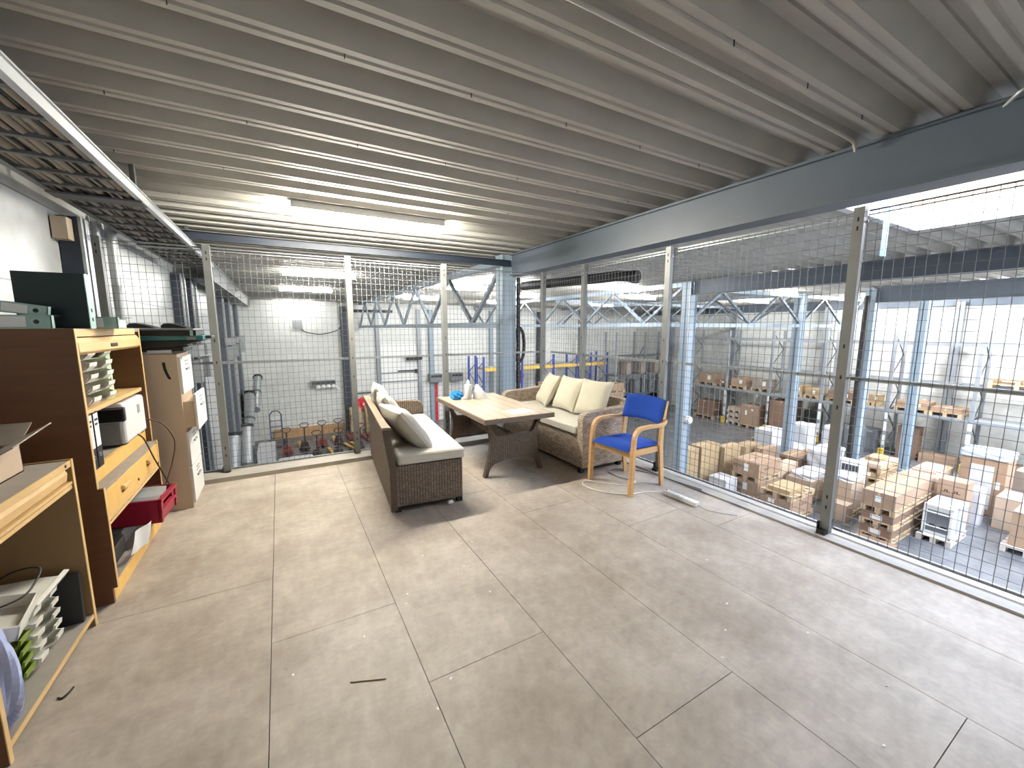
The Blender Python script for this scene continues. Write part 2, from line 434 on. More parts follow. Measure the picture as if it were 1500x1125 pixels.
# roof light: curb, glazing, bars
for wi, (HX0, HX1, wl) in enumerate(ROOF_LIGHTS):
    sk = thing(f'window_{wi+1}', wl, 'roof light', (0, 0, 0), kind='structure')
    zc = 3.42; HY0 = -1.15 if wi == 0 else -3.4
    m = MB(); t = .03
    for z0, z1, mi in ((zl-.03, 2.98, 0), (2.98, 3.20, 1), (3.2, zc, 0)):
        m.box(HX0-t, HX0, HY0-t, HY1+t, z0, z1, mi); m.box(HX1, HX1+t, HY0-t, HY1+t, z0, z1, mi)
        m.box(HX0, HX1, HY0-t, HY0, z0, z1, mi); m.box(HX0, HX1, HY1, HY1+t, z0, z1, mi)
    m.build('curb', ['white_paint', 'curb_wood'], sk)
    B('glazing', 'sky_glass', sk, (HX0-t, HX1+t, HY0-t, HY1+t, zc, zc+.02))
    B('glazing_bar', 'white_paint', sk, (HX0, HX1, .42, .48, zc-.07, zc-.01), (HX0, HX1, 1.2, 1.26, zc-.07, zc-.01), (HX0, HX1, -.4, -.34, zc-.07, zc-.01))
    m = MB()
    for a in ((HX0-.1, HX1+.1, HY1+t, HY1+.1, zl-.02, zl), (HX0-.1, HX0-t, HY0, HY1+.1, zl-.02, zl), (HX1+t, HX1+.1, HY0, HY1+.1, zl-.02, zl)): m.box(*a)
    m.build('flashing', 'tray_bright', sk)

# steel frame --------------------------------------------------------
def ibeam(name, a, b, w, z0, z1, m_, label, axis='y', c=0., tf=.02):
    """I section running along an axis at cross position c (near face)"""
    k = MB()
    def bx(u0, u1, zz0, zz1):
        if axis == 'y': k.box(u0, u1, a, b, zz0, zz1)
        else: k.box(a, b, u0, u1, zz0, zz1)
    bx(c, c+w, z0, z0+tf); bx(c, c+w, z1-tf, z1); bx(c+w*.16, c+w*.34, z0+tf, z1-tf)
    o = k.build(name, m_, None); tag(o, label, 'steel beam', kind='structure'); return o
ibeam('steel_beam', YF, 6.05, .22, 2.41, 2.755, 'beam_paint', 'deep blue-grey steel beam along the platform edge under the ribbed deck', c=3.42)
ibeam('steel_beam', YF, 7.05, .22, 2.42, 2.755, 'beam_paint', 'blue-grey roof beam over the hall ending at the column beside the tall tan cartons', c=9.5)
ibeam('steel_beam', YF, 5.4, .26, 2.30, 2.755, 'beam_paint', 'blue-grey roof beam over the hall ending at the column with the dark downpipe', c=15.6)
ibeam('steel_beam', YF, YB, .2, 2.36, 2.755, 'beam_paint', 'blue-grey edge beam on top of the wall behind the pallet racks', c=22.08)
o = B('steel_beam', 'dark_navy', None, (XL, 3.42, 6.02, 6.08, 2.56, 2.65), (XL, 3.42, 6.02, 6.16, 2.64, 2.655)); tag(o, 'thin dark channel under the deck spanning from the white wall to the big column', 'steel beam', kind='structure')
def column(x, y, wx, wy, z1, label, m_='column_paint', extra=None):
    c = thing('steel_column', label, 'steel column', (x, y, HZ), kind='structure')
    k = MB(); h = z1-HZ
    k.box(-wx/2, -wx/2+.02, -wy/2, wy/2, 0, h); k.box(wx/2-.02, wx/2, -wy/2, wy/2, 0, h); k.box(-wx/2, wx/2, -.012, .012, 0, h)
    k.box(-wx/2+.02, wx/2-.02, -wy/2+.02, -wy/2+.03, 0, h)
    k.build('shaft', m_, c)
    B('base_plate', m_, c, (-wx*.7, wx*.7, -wy*.7, wy*.7, 0, .025))
    if extra: extra(c)
    return c
def pipe_on(c):
    k = MB(); k.tube([(.22, -.05, 0.3), (.22, -.05, 5.9)], .035, 10); k.build('downpipe', 'rubber_black', c)
    k = MB()
    for i in range(22):
        z = 3.9+.16*math.sin(i/21*PI*2); k.tube([], .01) if 0 else None
    k.tube([(.24+.10*math.cos(t/20*2*PI), -.05, 4.75+.30*math.sin(t/20*2*PI)) for t in range(21)], .03, 8); k.build('hose_coil', 'rubber_black', c)
column(3.42, 6.2, .26, .24, 2.755, 'pale blue steel column standing behind the wicker table', extra=pipe_on)
def cams(c):
    k = MB(); k.lathe([(0, -.02), (.10, -.02), (.12, .06), (.10, .16), (0, .2)], (-.02, -.24, 2.55), 12, axis='y'); k.build('camera_dome', 'plastic_white', c)
    k = MB(); k.tube([(-.17, -.14, .2), (-.17, -.14, 6.2)], .012, 6); k.build('cable', 'plastic_white', c)
column(9.57, 7.2, .28, .26, 2.755, 'blue steel column with a white camera beside the tall tan cartons', extra=cams)
column(15.7, 7.4, .28, .28, 2.70, 'blue steel column rising behind the stacked kitchen cartons')
def down2(c):
    k = MB(); k.tube([(-.28, .02, .1), (-.28, .02, 6.0)], .07, 10); k.build('downpipe', 'cable_dark', c)
column(15.7, 5.45, .26, .26, 2.70, 'blue steel column with a thick dark downpipe on its side', extra=down2)
column(19.2, 5.2, .26, .26, 2.60, 'blue steel column standing free in front of the pallet rack')
for i, y in enumerate((5.0, 9.2, 13.6, 17.8, 1.0)):
    column(22.12, y, .24, .24, 2.5, ['blue wall column beside the lone wooden pallet on the rack', 'blue wall column behind the rack bay with the big brown carton', 'blue wall column behind the rack end near the hall corner', 'blue wall column in the far hall corner', 'blue wall column at the near end of the rack wall'][i], 'rack_grey')
column(2.72, 20.95, .30, .2, 2.6, 'dark navy steel column on the far wall beside the row of pallet trucks', 'dark_navy')
column(4.25, 20.98, .16, .12, 2.5, 'slim grey post of the far loading door next to the red hose reel', 'rack_grey')
column(6.35, 20.98, .16, .12, 2.5, 'slim grey post of the far loading door under the black speaker', 'rack_grey')
column(7.0, 20.98, .22, .16, 2.5, 'pale steel column on the far wall behind the table', 'column_paint')
column(10.6, 20.98, .2, .16, 2.5, 'pale steel column on the far wall behind the blue rack', 'column_paint')
column(13.9, 20.95, .3, .2, 2.5, 'dark steel column on the far wall at the blue rack', 'dark_navy')
column(17.2, 20.95, .3, .2, 2.5, 'pale steel column on the far wall at the blue rack end', 'rack_grey')

def truss(name, pa, pb, z0, z1, n, label, cw=.11, start_top=True, bw=.07):
    """Warren truss between two plan points"""
    A = Vector((*pa, 0)); Bv = Vector((*pb, 0)); t = thing(name, label, 'roof truss', (pa[0], pa[1], 0), kind='structure'); D = Bv-A
    MB().bar((0, 0, z1), (D.x, D.y, z1), cw, .12).build('top_chord', 'column_paint', t)
    MB().bar((0, 0, z0), (D.x, D.y, z0), cw, .11).build('bottom_chord', 'column_paint', t)
    for i in range(n):
        a = D*(i/n); b = D*((i+1)/n); up = (i % 2 == 0) == start_top
        MB().bar((a.x, a.y, z1-.04 if up else z0+.04), (b.x, b.y, z0+.04 if up else z1-.04), bw, bw).build('brace', 'brace_paint', t)
    return t
truss('roof_truss', (3.5, 6.45), (3.5, YB), 1.60, 2.70, 11, 'zigzag roof truss running from the column behind the table to the far wall')
truss('roof_truss', (9.6, 7.4), (9.6, YB), 1.64, 2.70, 10, 'zigzag roof truss running from the camera column to the far wall')
truss('roof_truss', (15.7, 7.6), (15.7, YB), 1.64, 2.70, 9, 'zigzag roof truss deepest in the hall behind the rack corner')
truss('roof_truss', (9.7, 7.35), (20.2, 7.35), 1.62, 2.62, 7, 'zigzag cross truss spanning above the kitchen cartons towards the rack wall', start_top=False)
truss('roof_truss', (9.7, 13.4), (22, 13.4), 1.64, 2.62, 8, 'slender zigzag cross truss spanning the hall above the far rack bays', start_top=False, bw=.05)
# ------------------------------------------------------------------ mesh fence
def fence_post(x, y, rz, label, h=2.36, z0=0., brace=True):
    """cold-rolled C post: open side away from the platform, slotted web"""
    t = thing('fence_post', label, 'fence post', (x, y, z0), rz, group='posts of the mesh fence')
    k = MB(); w, d, s = .062, .05, .004
    k.box(-w/2, w/2, -s/2, s/2, 0, h); k.box(-w/2, -w/2+s, 0, d, 0, h); k.box(w/2-s, w/2, 0, d, 0, h)
    k.box(-w/2, -w/2+.015, d-s, d, 0, h); k.box(w/2-.015, w/2, d-s, d, 0, h)
    for z in (h-.08, h-.14, 1.42, 1.2, .98, .30, .22):
        k.box(-.005, .005, -.0035, -.0015, z-.014, z+.014, 1)
    k.build('profile', ['galv_post', 'slot_dark'], t)
    B('foot_plate', 'rubber_black', t, (-.05, .05, -.07, .055, 0, .006))
    B('foot_bracket', 'rubber_black', t, (-.028, .028, -.05, -.003, .006, .045), (-.04, -.032, -.02, .04, .006, .10))
    for z in (h-.1, 1.2): MB().tube([(.036, .02, z), (.05, .02, z)], .008, 6).build('bolt', 'galv', t)
    return t
def mesh_panel(x0, y0, x1, y1, label, zb=.05, zt=2.335):
    a = Vector((x0, y0, 0)); b = Vector((x1, y1, 0)); L = (b-a).length; rz = math.atan2(y1-y0, x1-x0)
    t = thing('mesh_panel', label, 'wire mesh panel', (x0, y0, 0), rz, group='wire mesh panels of the fence')
    k = MB(); r = .0016; n = round(L/.0535)
    for i in range(n+1):
        u = L*i/n; k.box(u-r, u+r, -r, r, zb, zt+.0)
    m_ = round((zt-zb)/.0665)
    for j in range(m_+1):
        z = zb+(zt-zb)*j/m_; k.box(0, L, -r-.0031, -.0016, z-r, z+r)
    k.build('wires', 'wire', t)
    B('top_rail', 'galv', t, (0, L, .0021, .012, zt-.03, zt-.022), (0, L, .0021, .008, zt-.006, zt+.006))
    B('middle_rail', 'galv', t, (0, L, .002, .012, 1.178, 1.205))
    B('bottom_rail', 'galv', t, (0, L, .002, .018, zb-.005, zb+.014))
    return t
FY, FX = 5.06, 3.47
bx = [-1.36, -.57, .735, 1.89, FX-.03]
for i, x in enumerate(bx):
    if i == 0: lb = 'galvanised fence post close to the white wall behind the tall cabinet'
    else: lb = ['', 'galvanised fence post standing beside the beige filing cabinet', 'galvanised fence post just behind the rattan sofa with its back to the cabinets', 'galvanised fence post behind the table with the white bottle', 'galvanised fence post at the inner corner of the mesh fence'][i]
    fence_post(x, FY, 0, lb)
ry = [4.22, 2.89, 1.33, -.22, -1.8]
for i, y in enumerate(ry):
    fence_post(FX, y, -PI/2, ['galvanised fence post behind the far pillow of the sofa', 'galvanised fence post behind the blue armchair', 'galvanised fence post standing alone on the open floor edge past the power strip', 'galvanised fence post just outside the view', 'galvanised fence post behind the viewer'][i])
pl = ['wire mesh panel between the white wall and the filing cabinet post', 'wire mesh panel in front of the row of pallet trucks', 'wire mesh panel behind the rattan sofa with its back to the cabinets', 'wire mesh panel behind the wicker table and the big blue column']
for i in range(4): mesh_panel(bx[i]+.037, FY+.053, bx[i+1]-.037, FY+.053, pl[i])
rl = ['narrow wire mesh panel at the fence corner behind the sofa pillows', 'wire mesh panel behind the sofa end and blue armchair', 'wire mesh panel along the power strip with stacked kitchen cartons beyond', 'wire mesh panel with the white heat pump on a pallet beyond', 'wire mesh panel outside the view']
ys = [FY-.03]+ry
for i in range(5): mesh_panel(FX+.054, ys[i]-.037, FX+.054, ys[i+1]+.037, rl[i])

# ------------------------------------------------------------------ cable ladder, conduits, lights
def cable_ladder(x0, x1, y0, y1, z, label, battens, step=.3):
    t = thing('cable_ladder', label, 'cable tray', (0, 0, 0))
    k = MB(); k.box(x1-.012, x1, y0, y1, z, z+.062); k.box(x1-.012, x1+.012, y0, y1, z+.054, z+.062); k.box(x1-.03, x1+.004, y0, y1, z-.004, z)
    k.build('side_rail', 'tray_bright', t)
    B('side_rail', 'tray_steel', t, (x0, x0+.012, y0, y1, z, z+.062), (x0, x0+.04, y0, y1, z-.004, z))
    n = int((y1-y0)/step)
    for i in range(n+1):
        y = y0+step*i; B('rung', 'tray_steel', t, (x0+.013, x1-.013, y, y+.04, z, z+.02))
    rnd = random.Random(3); k = MB()
    for i in range(12):
        x = x0+.05+(x1-x0-.1)*(i+.5)/12; r = rnd.uniform(.006, .012)
        k.tube([(x+rnd.uniform(-.02, .02), y0+(y1-y0)*j/8, z+.02+r) for j in range(9)], r, 5)
    k.build('cables', 'cable_dark', t)
    if battens:
        for i in range(9):
            x = x0+.03+(x1-x0-.06)*(i+.2)/9; k = MB()
            k.tube([(x+.012*math.sin(1.7*i+j), y0+.1+(y1-y0-.2)*j/24, z+.03) for j in range(25)], .011+.006*(i % 3), 6)
            k.build('beige_cable', 'cable_beige', t)
    for y in [y0+.5+2.1*i for i in range(int((y1-y0)/2.1))]:
        B('hanger', 'tray_steel', t, (x0+.02, x0+.05, y, y+.04, z+.0625, 2.76), (x1-.06, x1-.03, y, y+.04, z+.0625, 2.76), (x0, x1, y-.03, y+.13, z-.016, z-.003))
    return t
cable_ladder(-1.34, -.83, -2.6, 8.1, 2.50, 'wide steel cable ladder packed with dark cables under the deck along the white wall', True)
t = thing('cable_tray', 'narrow galvanised cable tray sloping away along the wall beyond the mesh fence', 'cable tray')
MB().prism([(-1.30, 2.42), (-1.0, 2.42), (-1.0, 2.78-.04), (-1.012, 2.78-.04), (-1.012, 2.432), (-1.30, 2.432)], 'y', 9.2, 20.6).build('channel', 'tray_steel', t)
B('lip', 'tray_bright', t, (-1.012, -.97, 9.2, 20.6, 2.735, 2.75))
def run(name, label, cat, pts, r, m_, n=8, group=None, sm=6):
    o = MB().tube(smooth_path(pts, sm) if sm else pts, r, n).build(name, m_); return tag(o, label, cat, group)
run('conduit', 'thin grey conduit fixed under the deck ending with a drop at the big beam', 'conduit', [(-.6, 1.335, 2.745), (1.0, 1.335, 2.745), (2.9, 1.335, 2.745), (3.2, 1.34, 2.745), (3.32, 1.345, 2.74), (3.37, 1.35, 2.70)], .011, 'deck_steel')
run('conduit', 'short bent conduit clipped to the deck above the beam near the roof light', 'conduit', [(3.22, .58, 2.757), (3.30, .60, 2.745), (3.36, .66, 2.745), (3.39, .72, 2.70)], .010, 'galv')
run('wall_pipe', 'vertical galvanised pipe at the white wall just beyond the mesh fence', 'pipe', [(-1.42, 5.75, HZ), (-1.42, 5.75, 2.6)], .045, 'galv', 12, sm=0)
run('wall_pipe', 'slim vertical pipe in the wall corner behind the tall cabinet', 'pipe', [(-1.45, 5.45, HZ), (-1.45, 5.45, 2.6)], .03, 'galv', 12, sm=0)
for i, (y, wd, lb) in enumerate(((4.85, .16, 'dark upright with a bolted bracket at the white wall behind the green binder'), (8.9, .35, 'wide dark navy dock guide column on the white wall nearest beyond the fence'), (9.9, .5, 'dark navy dock guide column with bright edge beyond the filing cabinet'), (14.6, .35, 'third dark dock guide column farther down the white wall'), (16.4, .35, 'fourth dark dock guide column far down the white wall'), (19.4, .35, 'last dark dock guide column at the far wall corner'))):
    t = thing('dock_guide', lb, 'steel upright', (XL, y, HZ if i else 0))
    h = 2.45-HZ if i else 2.45
    B('upright', 'dark_navy' if i < 3 else 'rack_dark', t, (.005, .13, -wd/2, wd/2, 0, h))
    B('edge_strip', 'galv', t, (.13, .15, wd/2-.08, wd/2, 0, h), (.13, .15, -wd/2, -wd/2+.04, 0, h))
    if i == 0:
        B('bracket', 'file_beige', t, (.01, .10, -.20, -.09, 2.25, 2.42)); B('perforated_strip', 'galv_post', t, (.13, .14, .02, .08, 0, 2.3))
    else:
        B('gear_box', 'galv', t, (.13, .3, -wd/2-.1, wd/2+.1, 4.55, 4.75), (.13, .28, -.1, .1, 4.1, 4.5))
def duct(pts, r, label):
    t = thing('exhaust_duct', label, 'duct')
    MB().tube(pts, r, 14).build('pipe', 'galv', t)
    k = MB(); a, b = Vector(pts[0]), Vector(pts[-1]); d = (b-a).normalized()
    k.tube([b-d*.05, b+d*.03], r*1.2, 14); k.build('end_collar', 'rubber_black', t)
    k = MB(); k.tube([a+(b-a)*.5-d*.04, a+(b-a)*.5+d*.04], r*1.12, 14); k.build('joint_band', 'tray_steel', t)
duct([(-1.2, 11.0, -3.4), (-1.2, 11.1, -2.2), (-1.12, 11.5, -.95)], .16, 'silver spiral duct standing upright beside the wall, nearest the fence')
duct([(-1.05, 12.6, -3.2), (-.95, 13.3, -1.15)], .13, 'short slanting silver duct with a black end behind the upright one')
duct([(-1.15, 16.2, -2.5), (-1.1, 17.6, -.85)], .16, 'slanting silver duct with a dark mouth halfway down the wall')
duct([(-.98, 18.3, -1.6), (-.92, 20.2, -.55)], .15, 'farthest silver duct with a dark mouth high on the wall')
o = MB().prism([(18.6, HZ), (20.9, HZ), (20.6, -2.7), (19.8, -1.6), (18.9, -.9), (18.6, -.9)], 'x', -1.34, -1.27).build('dock_flap', 'rack_dark'); tag(o, 'sloping grey dock flap standing against the wall in the far corner', 'dock flap')

def tube_light(x, y, L, label, m_='hall_tube_lit', z=2.755, first=[None]):
    if first[0] is None or m_ != 'hall_tube_lit':
        t = thing('tube_light', label, 'ceiling light', (x, y, z), 0, group='tube lights under the deck')
        hw = .055 if m_ == 'tube_lit' else .02
        B('housing', 'fixture_white', t, (-L/2-.02, L/2+.02, -hw, hw, -.065, 0))
        MB().tube([(-L/2, 0, -.10), (L/2, 0, -.10)], .034, 10).build('lit_tube', m_, t)
        if m_ == 'hall_tube_lit': first[0] = t
        return t
    return dup(first[0], label, (x, y, z))
tube_light(.85, 9.75, 1.4, 'first tube light beyond the fence in the white-walled bay', 'bay_tube_lit')
tube_light(.80, 13.8, 1.4, 'second tube light beyond the fence in the white-walled bay', 'bay_tube_lit')
tube_light(.72, 20.4, 1.4, 'tube light hard against the top of the far white wall', 'bay_tube_lit')
tube_light(.95, 4.60, 1.5, 'bright tube light under the ribbed deck above the table and sofas', 'tube_lit')
hl = [
      (4.7, 11.0, 'tube light behind the zigzag truss near the table post'), (5.1, 9.1, 'tube light seen just beside the big column top'), (7.6, 12.6, 'tube light low over the far aisle beside the column'),
      (8.8, 8.9, 'tube light close to the truss running from the camera column'), (12.0, 11.1, 'tube light between the fence post and camera column'), (14.5, 7.3, 'tube light beside the column behind the kitchen cartons'),
      (10.95, 4.5, 'tube light touching the tall lone fence post'), (20.2, 6.3, 'tube light under the edge beam over the rack'), (18.2, 10.2, 'tube light high above the brown cartons in the rack'),
      (4.9, 15.6, 'tube light deep in the bay before the loading door'), (9.0, 16.5, 'tube light deep in the bay before the blue rack'), (14.0, 15.5, 'tube light deep in the rack corner of the hall'),
      (18.5, 2.6, 'tube light above the wrapped appliance pallets'), (12.6, -.8, 'added tube light over the hall outside the view'), (19.2, 1.4, 'added tube light over the rack aisle just outside the view'), (19.2, -1.2, 'added tube light over the rack aisle behind the viewer'), (16.2, -1.6, 'added tube light over the middle aisle behind the viewer')]  # tubes outside the view are added to brighten hall and rack wall
for x, y, lb in hl: tube_light(x, y, 1.4, lb, 'rack_tube_lit' if x > 18 else 'hall_tube_lit')
o = MB().bar((5.6, 1.9, 2.30), (5.6, 1.9, 2.95), .06, .03).build('hanging_bar', 'bar_blue_lit'); tag(o, 'blue-lit metal bar hanging down from the roof light', 'hanging bar')
t = thing('air_duct', 'fat black ventilation hose slung under the roof in the middle bay', 'air duct')
MB().tube([(5.2, 8.6, 2.55), (5.6, 7.2, 2.55), (5.8, 6.0, 2.55), (5.85, 5.6, 2.50)], .10, 12).build('hose', 'rubber_black', t)
MB().tube([(5.84, 5.66, 2.5), (5.86, 5.55, 2.49)], .12, 12).build('end_ring', 'cable_dark', t)
# ------------------------------------------------------------------ sofas
def sofa(label, loc, rz, Lg, arms, wk='wicker', cush='cushion'):
    """x: depth from the back, y: length"""
    t = thing('rattan_sofa', label, 'sofa', loc, rz, group='rattan sofas around the table'); D = .62; zs = .405
    k = MB(); k.prism([(.03, .055), (D, .055), (D, zs), (.03, zs)], 'y', .004 if 'near' in arms else 0, Lg-.004); k.build('base', wk, t, .008)
    # leaning back board, flat inside, with a rim on top
    k = MB(); k.prism([(0, .03), (.045, .03), (.045, .40), (.005, .735), (-.045, .735), (0, .39)], 'y', 0, Lg); k.build('backrest', wk, t, .006)
    k = MB(); k.prism([(.012, .725), (.012, .75), (-.052, .75), (-.052, .725)], 'y', -.004, Lg+.004)
    k.build('back_rim', 'wicker_flat', t, .004)
    k = MB(); k.prism([(-.004, .03), (.05, .03), (.05, .40), (.01, .725), (-.05, .725), (-.004, .39)], 'y', -.012, -.001)
    k.build('end_edge', 'rim_dark', t, .004)
    for which, y0, y1 in (('near', -.004, .09), ('far', Lg-.09, Lg+.004)):
        if which in arms:
            pts = [(.0, .06), (D+.015, .06), (D+.015, .575)]+[(D+.015-.09+.09*math.cos(a), .575+.09*math.sin(a)) for a in [PI/2*i/6 for i in range(1, 7)]]+[(.3, .672), (.02, .69), (.0, .40)]
            k = MB(); k.prism(pts, 'y', y0, y1); k.build('armrest', wk, t, .012)
    ya = .10 if 'near' in arms else .0; yb = Lg-.10 if 'far' in arms else Lg
    n = 3
    k = MB(); k.box(.06, D+.025, ya+.004, yb-.004, zs+.002, zs+.095)
    k.build('seat_cushion', cush, t, .028, 4)
    k = MB()
    for zz in (zs+.018, zs+.078):
        k.tube([(D+.023, ya+.03, zz), (D+.023, yb-.03, zz)], .005, 6); k.tube([(.1, ya+.007, zz), (D, ya+.007, zz)], .005, 6)
    k.build('piping', cush, t)
    B('plinth', 'rim_dark', t, (.06, D-.03, .05, Lg-.05, .035, .056))
    for x in (.035, D-.045):
        for y in (.03, Lg-.08): B('foot', 'rubber_black', t, (x, x+.05, y, y+.05, 0, .055))
    return t
s1 = sofa('rattan sofa with its back to the cabinets and one armrest at the fence end', (.715, 3.275, 0), math.radians(-5.2), 1.72, ('far',))
s2 = sofa('rattan sofa along the mesh fence with two armrests beside the blue chair', (3.335, 5.03, 0), math.radians(180), 1.80, ('near', 'far'), 'wicker_lit')
def pillow(label, loc, rot, w=.46, h=.46, t=.15, group='loose back pillows on the sofas', m_='cushion', seed=0, pinch=.07):
    M = Euler(rot, 'XYZ').to_matrix().to_4x4()
    e = thing('back_pillow', label, 'pillow', loc, 0, group)
    MB().pillow(w, h, t, M, 0, 16, pinch, .025, seed).build('cover', m_, e)
    k = MB(); k.tube([M @ Vector((x*w/2*(1-.0), y*h/2, .013)) for x, y in ((-.97, -.97), (0, -.97+pinch), (.97, -.97), (.97-pinch, 0), (.97, .97), (0, .97-pinch), (-.97, .97))], .004, 5); k.build('piping', m_, e)
    return e
def onsofa(s, lx, ly, lz):
    c, sn = math.cos(s.rotation_euler.z), math.sin(s.rotation_euler.z)
    return (s.location.x+lx*c-ly*sn, s.location.y+lx*sn+ly*c, lz)
# pillows: local z of the pillow = its face normal
r = math.radians
pillow('pale pillow slumped on the sofa by the cabinets, closest to its open end', onsofa(s1, .195, .33, .665), (r(2), r(52), r(11)), .47, .47, .175, seed=1)
pillow('pale pillow in the middle of the sofa by the cabinets', onsofa(s1, .150, .80, .69), (r(-4), r(62), r(-8)), .46, .48, .16, seed=2)
pillow('pale pillow at the fence end of the sofa by the cabinets', onsofa(s1, .13, 1.28, .715), (r(3), r(66), r(-6)), .46, .46, .16, seed=3)
pillow('beige pillow leaning in the far corner of the fence sofa', onsofa(s2, .19, .52, .725), (r(0), r(62), r(162)), .44, .46, .14, m_='cushion_warm', seed=4)
pillow('beige pillow in the middle of the fence sofa', onsofa(s2, .19, .97, .725), (r(0), r(66), r(176)), .44, .47, .14, m_='cushion_warm', seed=5)
pillow('beige pillow at the chair end of the fence sofa', onsofa(s2, .17, 1.42, .73), (r(0), r(68), r(186)), .44, .46, .14, m_='cushion_warm', seed=6)

# ------------------------------------------------------------------ table
t = thing('rattan_table', 'wicker dining table with a plank-look top standing between the two sofas', 'table', (2.12, 4.245, 0), math.radians(-1.5)); TW, TL = .80, 1.50
B('table_top', 'table_wood', t, (-TW/2, TW/2, -TL/2, TL/2, .628, .652), bevel=.004)
B('top_frame', 'table_edge', t, (-TW/2-.012, -TW/2, -TL/2-.012, TL/2+.012, .60, .65), (TW/2, TW/2+.012, -TL/2-.012, TL/2+.012, .60, .65), (-TW/2, TW/2, -TL/2-.012, -TL/2, .60, .65), (-TW/2, TW/2, TL/2, TL/2+.012, .60, .65), bevel=.003)
out = [(-.355, 0), (-.315, 0), (-.285, .09), (-.24, .135), (-.13, .16), (0, .165), (.13, .16), (.24, .135), (.285, .09), (.315, 0), (.355, 0), (.315, .14), (.285, .26), (.278, .36), (.29, .46), (.325, .55), (.36, .60), (.31, .60), (.265, .52), (.235, .455), (.2, .43), (-.2, .43), (-.235, .455), (-.265, .52), (-.31, .60), (-.36, .60), (-.325, .55), (-.29, .46), (-.278, .36), (-.285, .26), (-.315, .14)]
for y in (-.59, .55):
    MB().prism(out, 'y', y-.03, y+.03).build('pedestal', 'wicker_dark', t, .006)
MB().prism([(-.03, .30), (.03, .30), (.03, .42), (-.03, .42)], 'y', -.57, .53).build('stretcher', 'wicker_dark', t)
for x in (-.335, .335): MB().prism([(x-.02, .575), (x+.02, .575), (x+.02, .605), (x-.02, .605)], 'y', -.6, .57).build('apron', 'table_edge', t)
ZT = .653
# things on the table
o = thing('spray_bottle', 'white plastic bottle standing on the far end of the wicker table', 'bottle', (2.03, 4.67, ZT))
MB().lathe([(0, 0), (.042, 0), (.046, .008), (.046, .175), (.042, .19), (.022, .198), (.018, .2)], n=20).build('body', 'plastic_white', o)
MB().lathe([(.020, .198), (.021, .225), (.012, .232), (.010, .245), (0, .245)], n=14).build('cap', 'plastic_white', o)
o = thing('napkin_bag', 'white crumpled paper towel bag leaning beside the bottle on the table', 'paper towel', (2.18, 4.665, ZT))
def nap(a, b):
    an = 2*PI*a; h = b
    rx = .095*(1-h)**.9+.014; ryy = .045*(1-h)**.7+.010
    return (rx*math.cos(an)*(1+.1*math.sin(5*an))-.062*h+.03, ryy*math.sin(an)*(1+.12*math.sin(4*an+1)), .185*h)
MB().grid(nap, 24, 10).build('bag', 'paper', o)
B('loose_sheet', 'paper', o, (.02, .12, -.07, -.01, .002, .006))
o = thing('plastic_bag', 'crumpled bright blue plastic bag on the far edge of the table', 'plastic bag', (1.895, 4.73, ZT))
rnd = random.Random(5)
def bagf(a, b):
    an, ph = 2*PI*a, PI*(b-.5); n = 1+.22*math.sin(5*an+3*b*7)*math.cos(ph)+.13*math.sin(9*an+11*b)
    return (.075*n*math.cos(ph)*math.cos(an), .05*n*math.cos(ph)*math.sin(an), max(0, .05+.055*n*math.sin(ph)))
MB().grid(bagf, 26, 14, sm=False).build('film', 'bag_blue', o)
o = thing('paper_sheet', 'white printed paper sheet lying on the near end of the wicker table', 'paper sheet', (2.20, 3.70, ZT), math.radians(6))
B('sheet', 'paper', o, (-.15, .15, -.105, .105, .0005, .0022))
B('printed_lines', 'paper_ink', o, *[(-.12, .05+.02*(i % 3), .07-.024*i, .074-.024*i, .0022, .0026) for i in range(6)])

# ------------------------------------------------------------------ blue armchair (front towards -x)
t = thing('armchair', 'blue upholstered beech armchair beside the fence sofa', 'chair', (2.945, 2.835, 0), math.radians(3))
for sgn in (1, -1):
    y = sgn*.265
    front = [(-.235, y, 0), (-.228, y, .2), (-.222, y, .40), (-.215, y, .50)]+[(-.115-.10*math.cos(a), y, .515+.115*math.sin(a)) for a in [PI/2*i/7 for i in range(1, 8)]]+[(.02, y, .632), (.13, y, .622), (.20, y-sgn*.006, .628), (.245, y-sgn*.016, .66)]
    MB().sweep(front, [.036]*3+[.04]*(len(front)-3), [.048]*3+[.036]*(len(front)-6)+[.034]*3, (0, 1, 0)).build('front_leg', 'beech', t, .005)
    rear = [(.25, y-sgn*.03, 0), (.225, y-sgn*.03, .22), (.205, y-sgn*.03, .42), (.215, y-sgn*.03, .60), (.245, y-sgn*.03, .74), (.275, y-sgn*.03, .845)]
    MB().sweep(rear, .026, [.05, .055, .055, .045, .04, .03], (0, 1, 0)).build('rear_leg', 'beech', t, .005)
    B('side_rail', 'beech', t, (-.21, .2, y-sgn*.045-.011, y-sgn*.045+.011, .355, .41), bevel=.003)
B('front_rail', 'beech', t, (-.215, -.195, -.23, .23, .35, .405), bevel=.003)
B('rear_rail', 'beech', t, (.185, .205, -.22, .22, .36, .41), bevel=.003)
def seat(a, b, top):
    u, v = 2*a-1, 2*b-1
    x = -.255+.475*a; y = v*(.232-.012*a); edge = (max(0, 1-u**6)*max(0, 1-v**6))**.5
    dip = -.016*(1-v*v)*math.sin(PI*a)+.02*(1-a)**2
    z = .425+dip+(.032*edge if top else -.022*edge)
    if a < .25: z -= .03*(1-a/.25)**2
    return (x, y, z)
k = MB(); k.grid(lambda a, b: seat(a, b, True), 18, 18); k.grid(lambda a, b: seat(1-a, b, False), 18, 18); k.build('seat', 'blue_fabric', t)
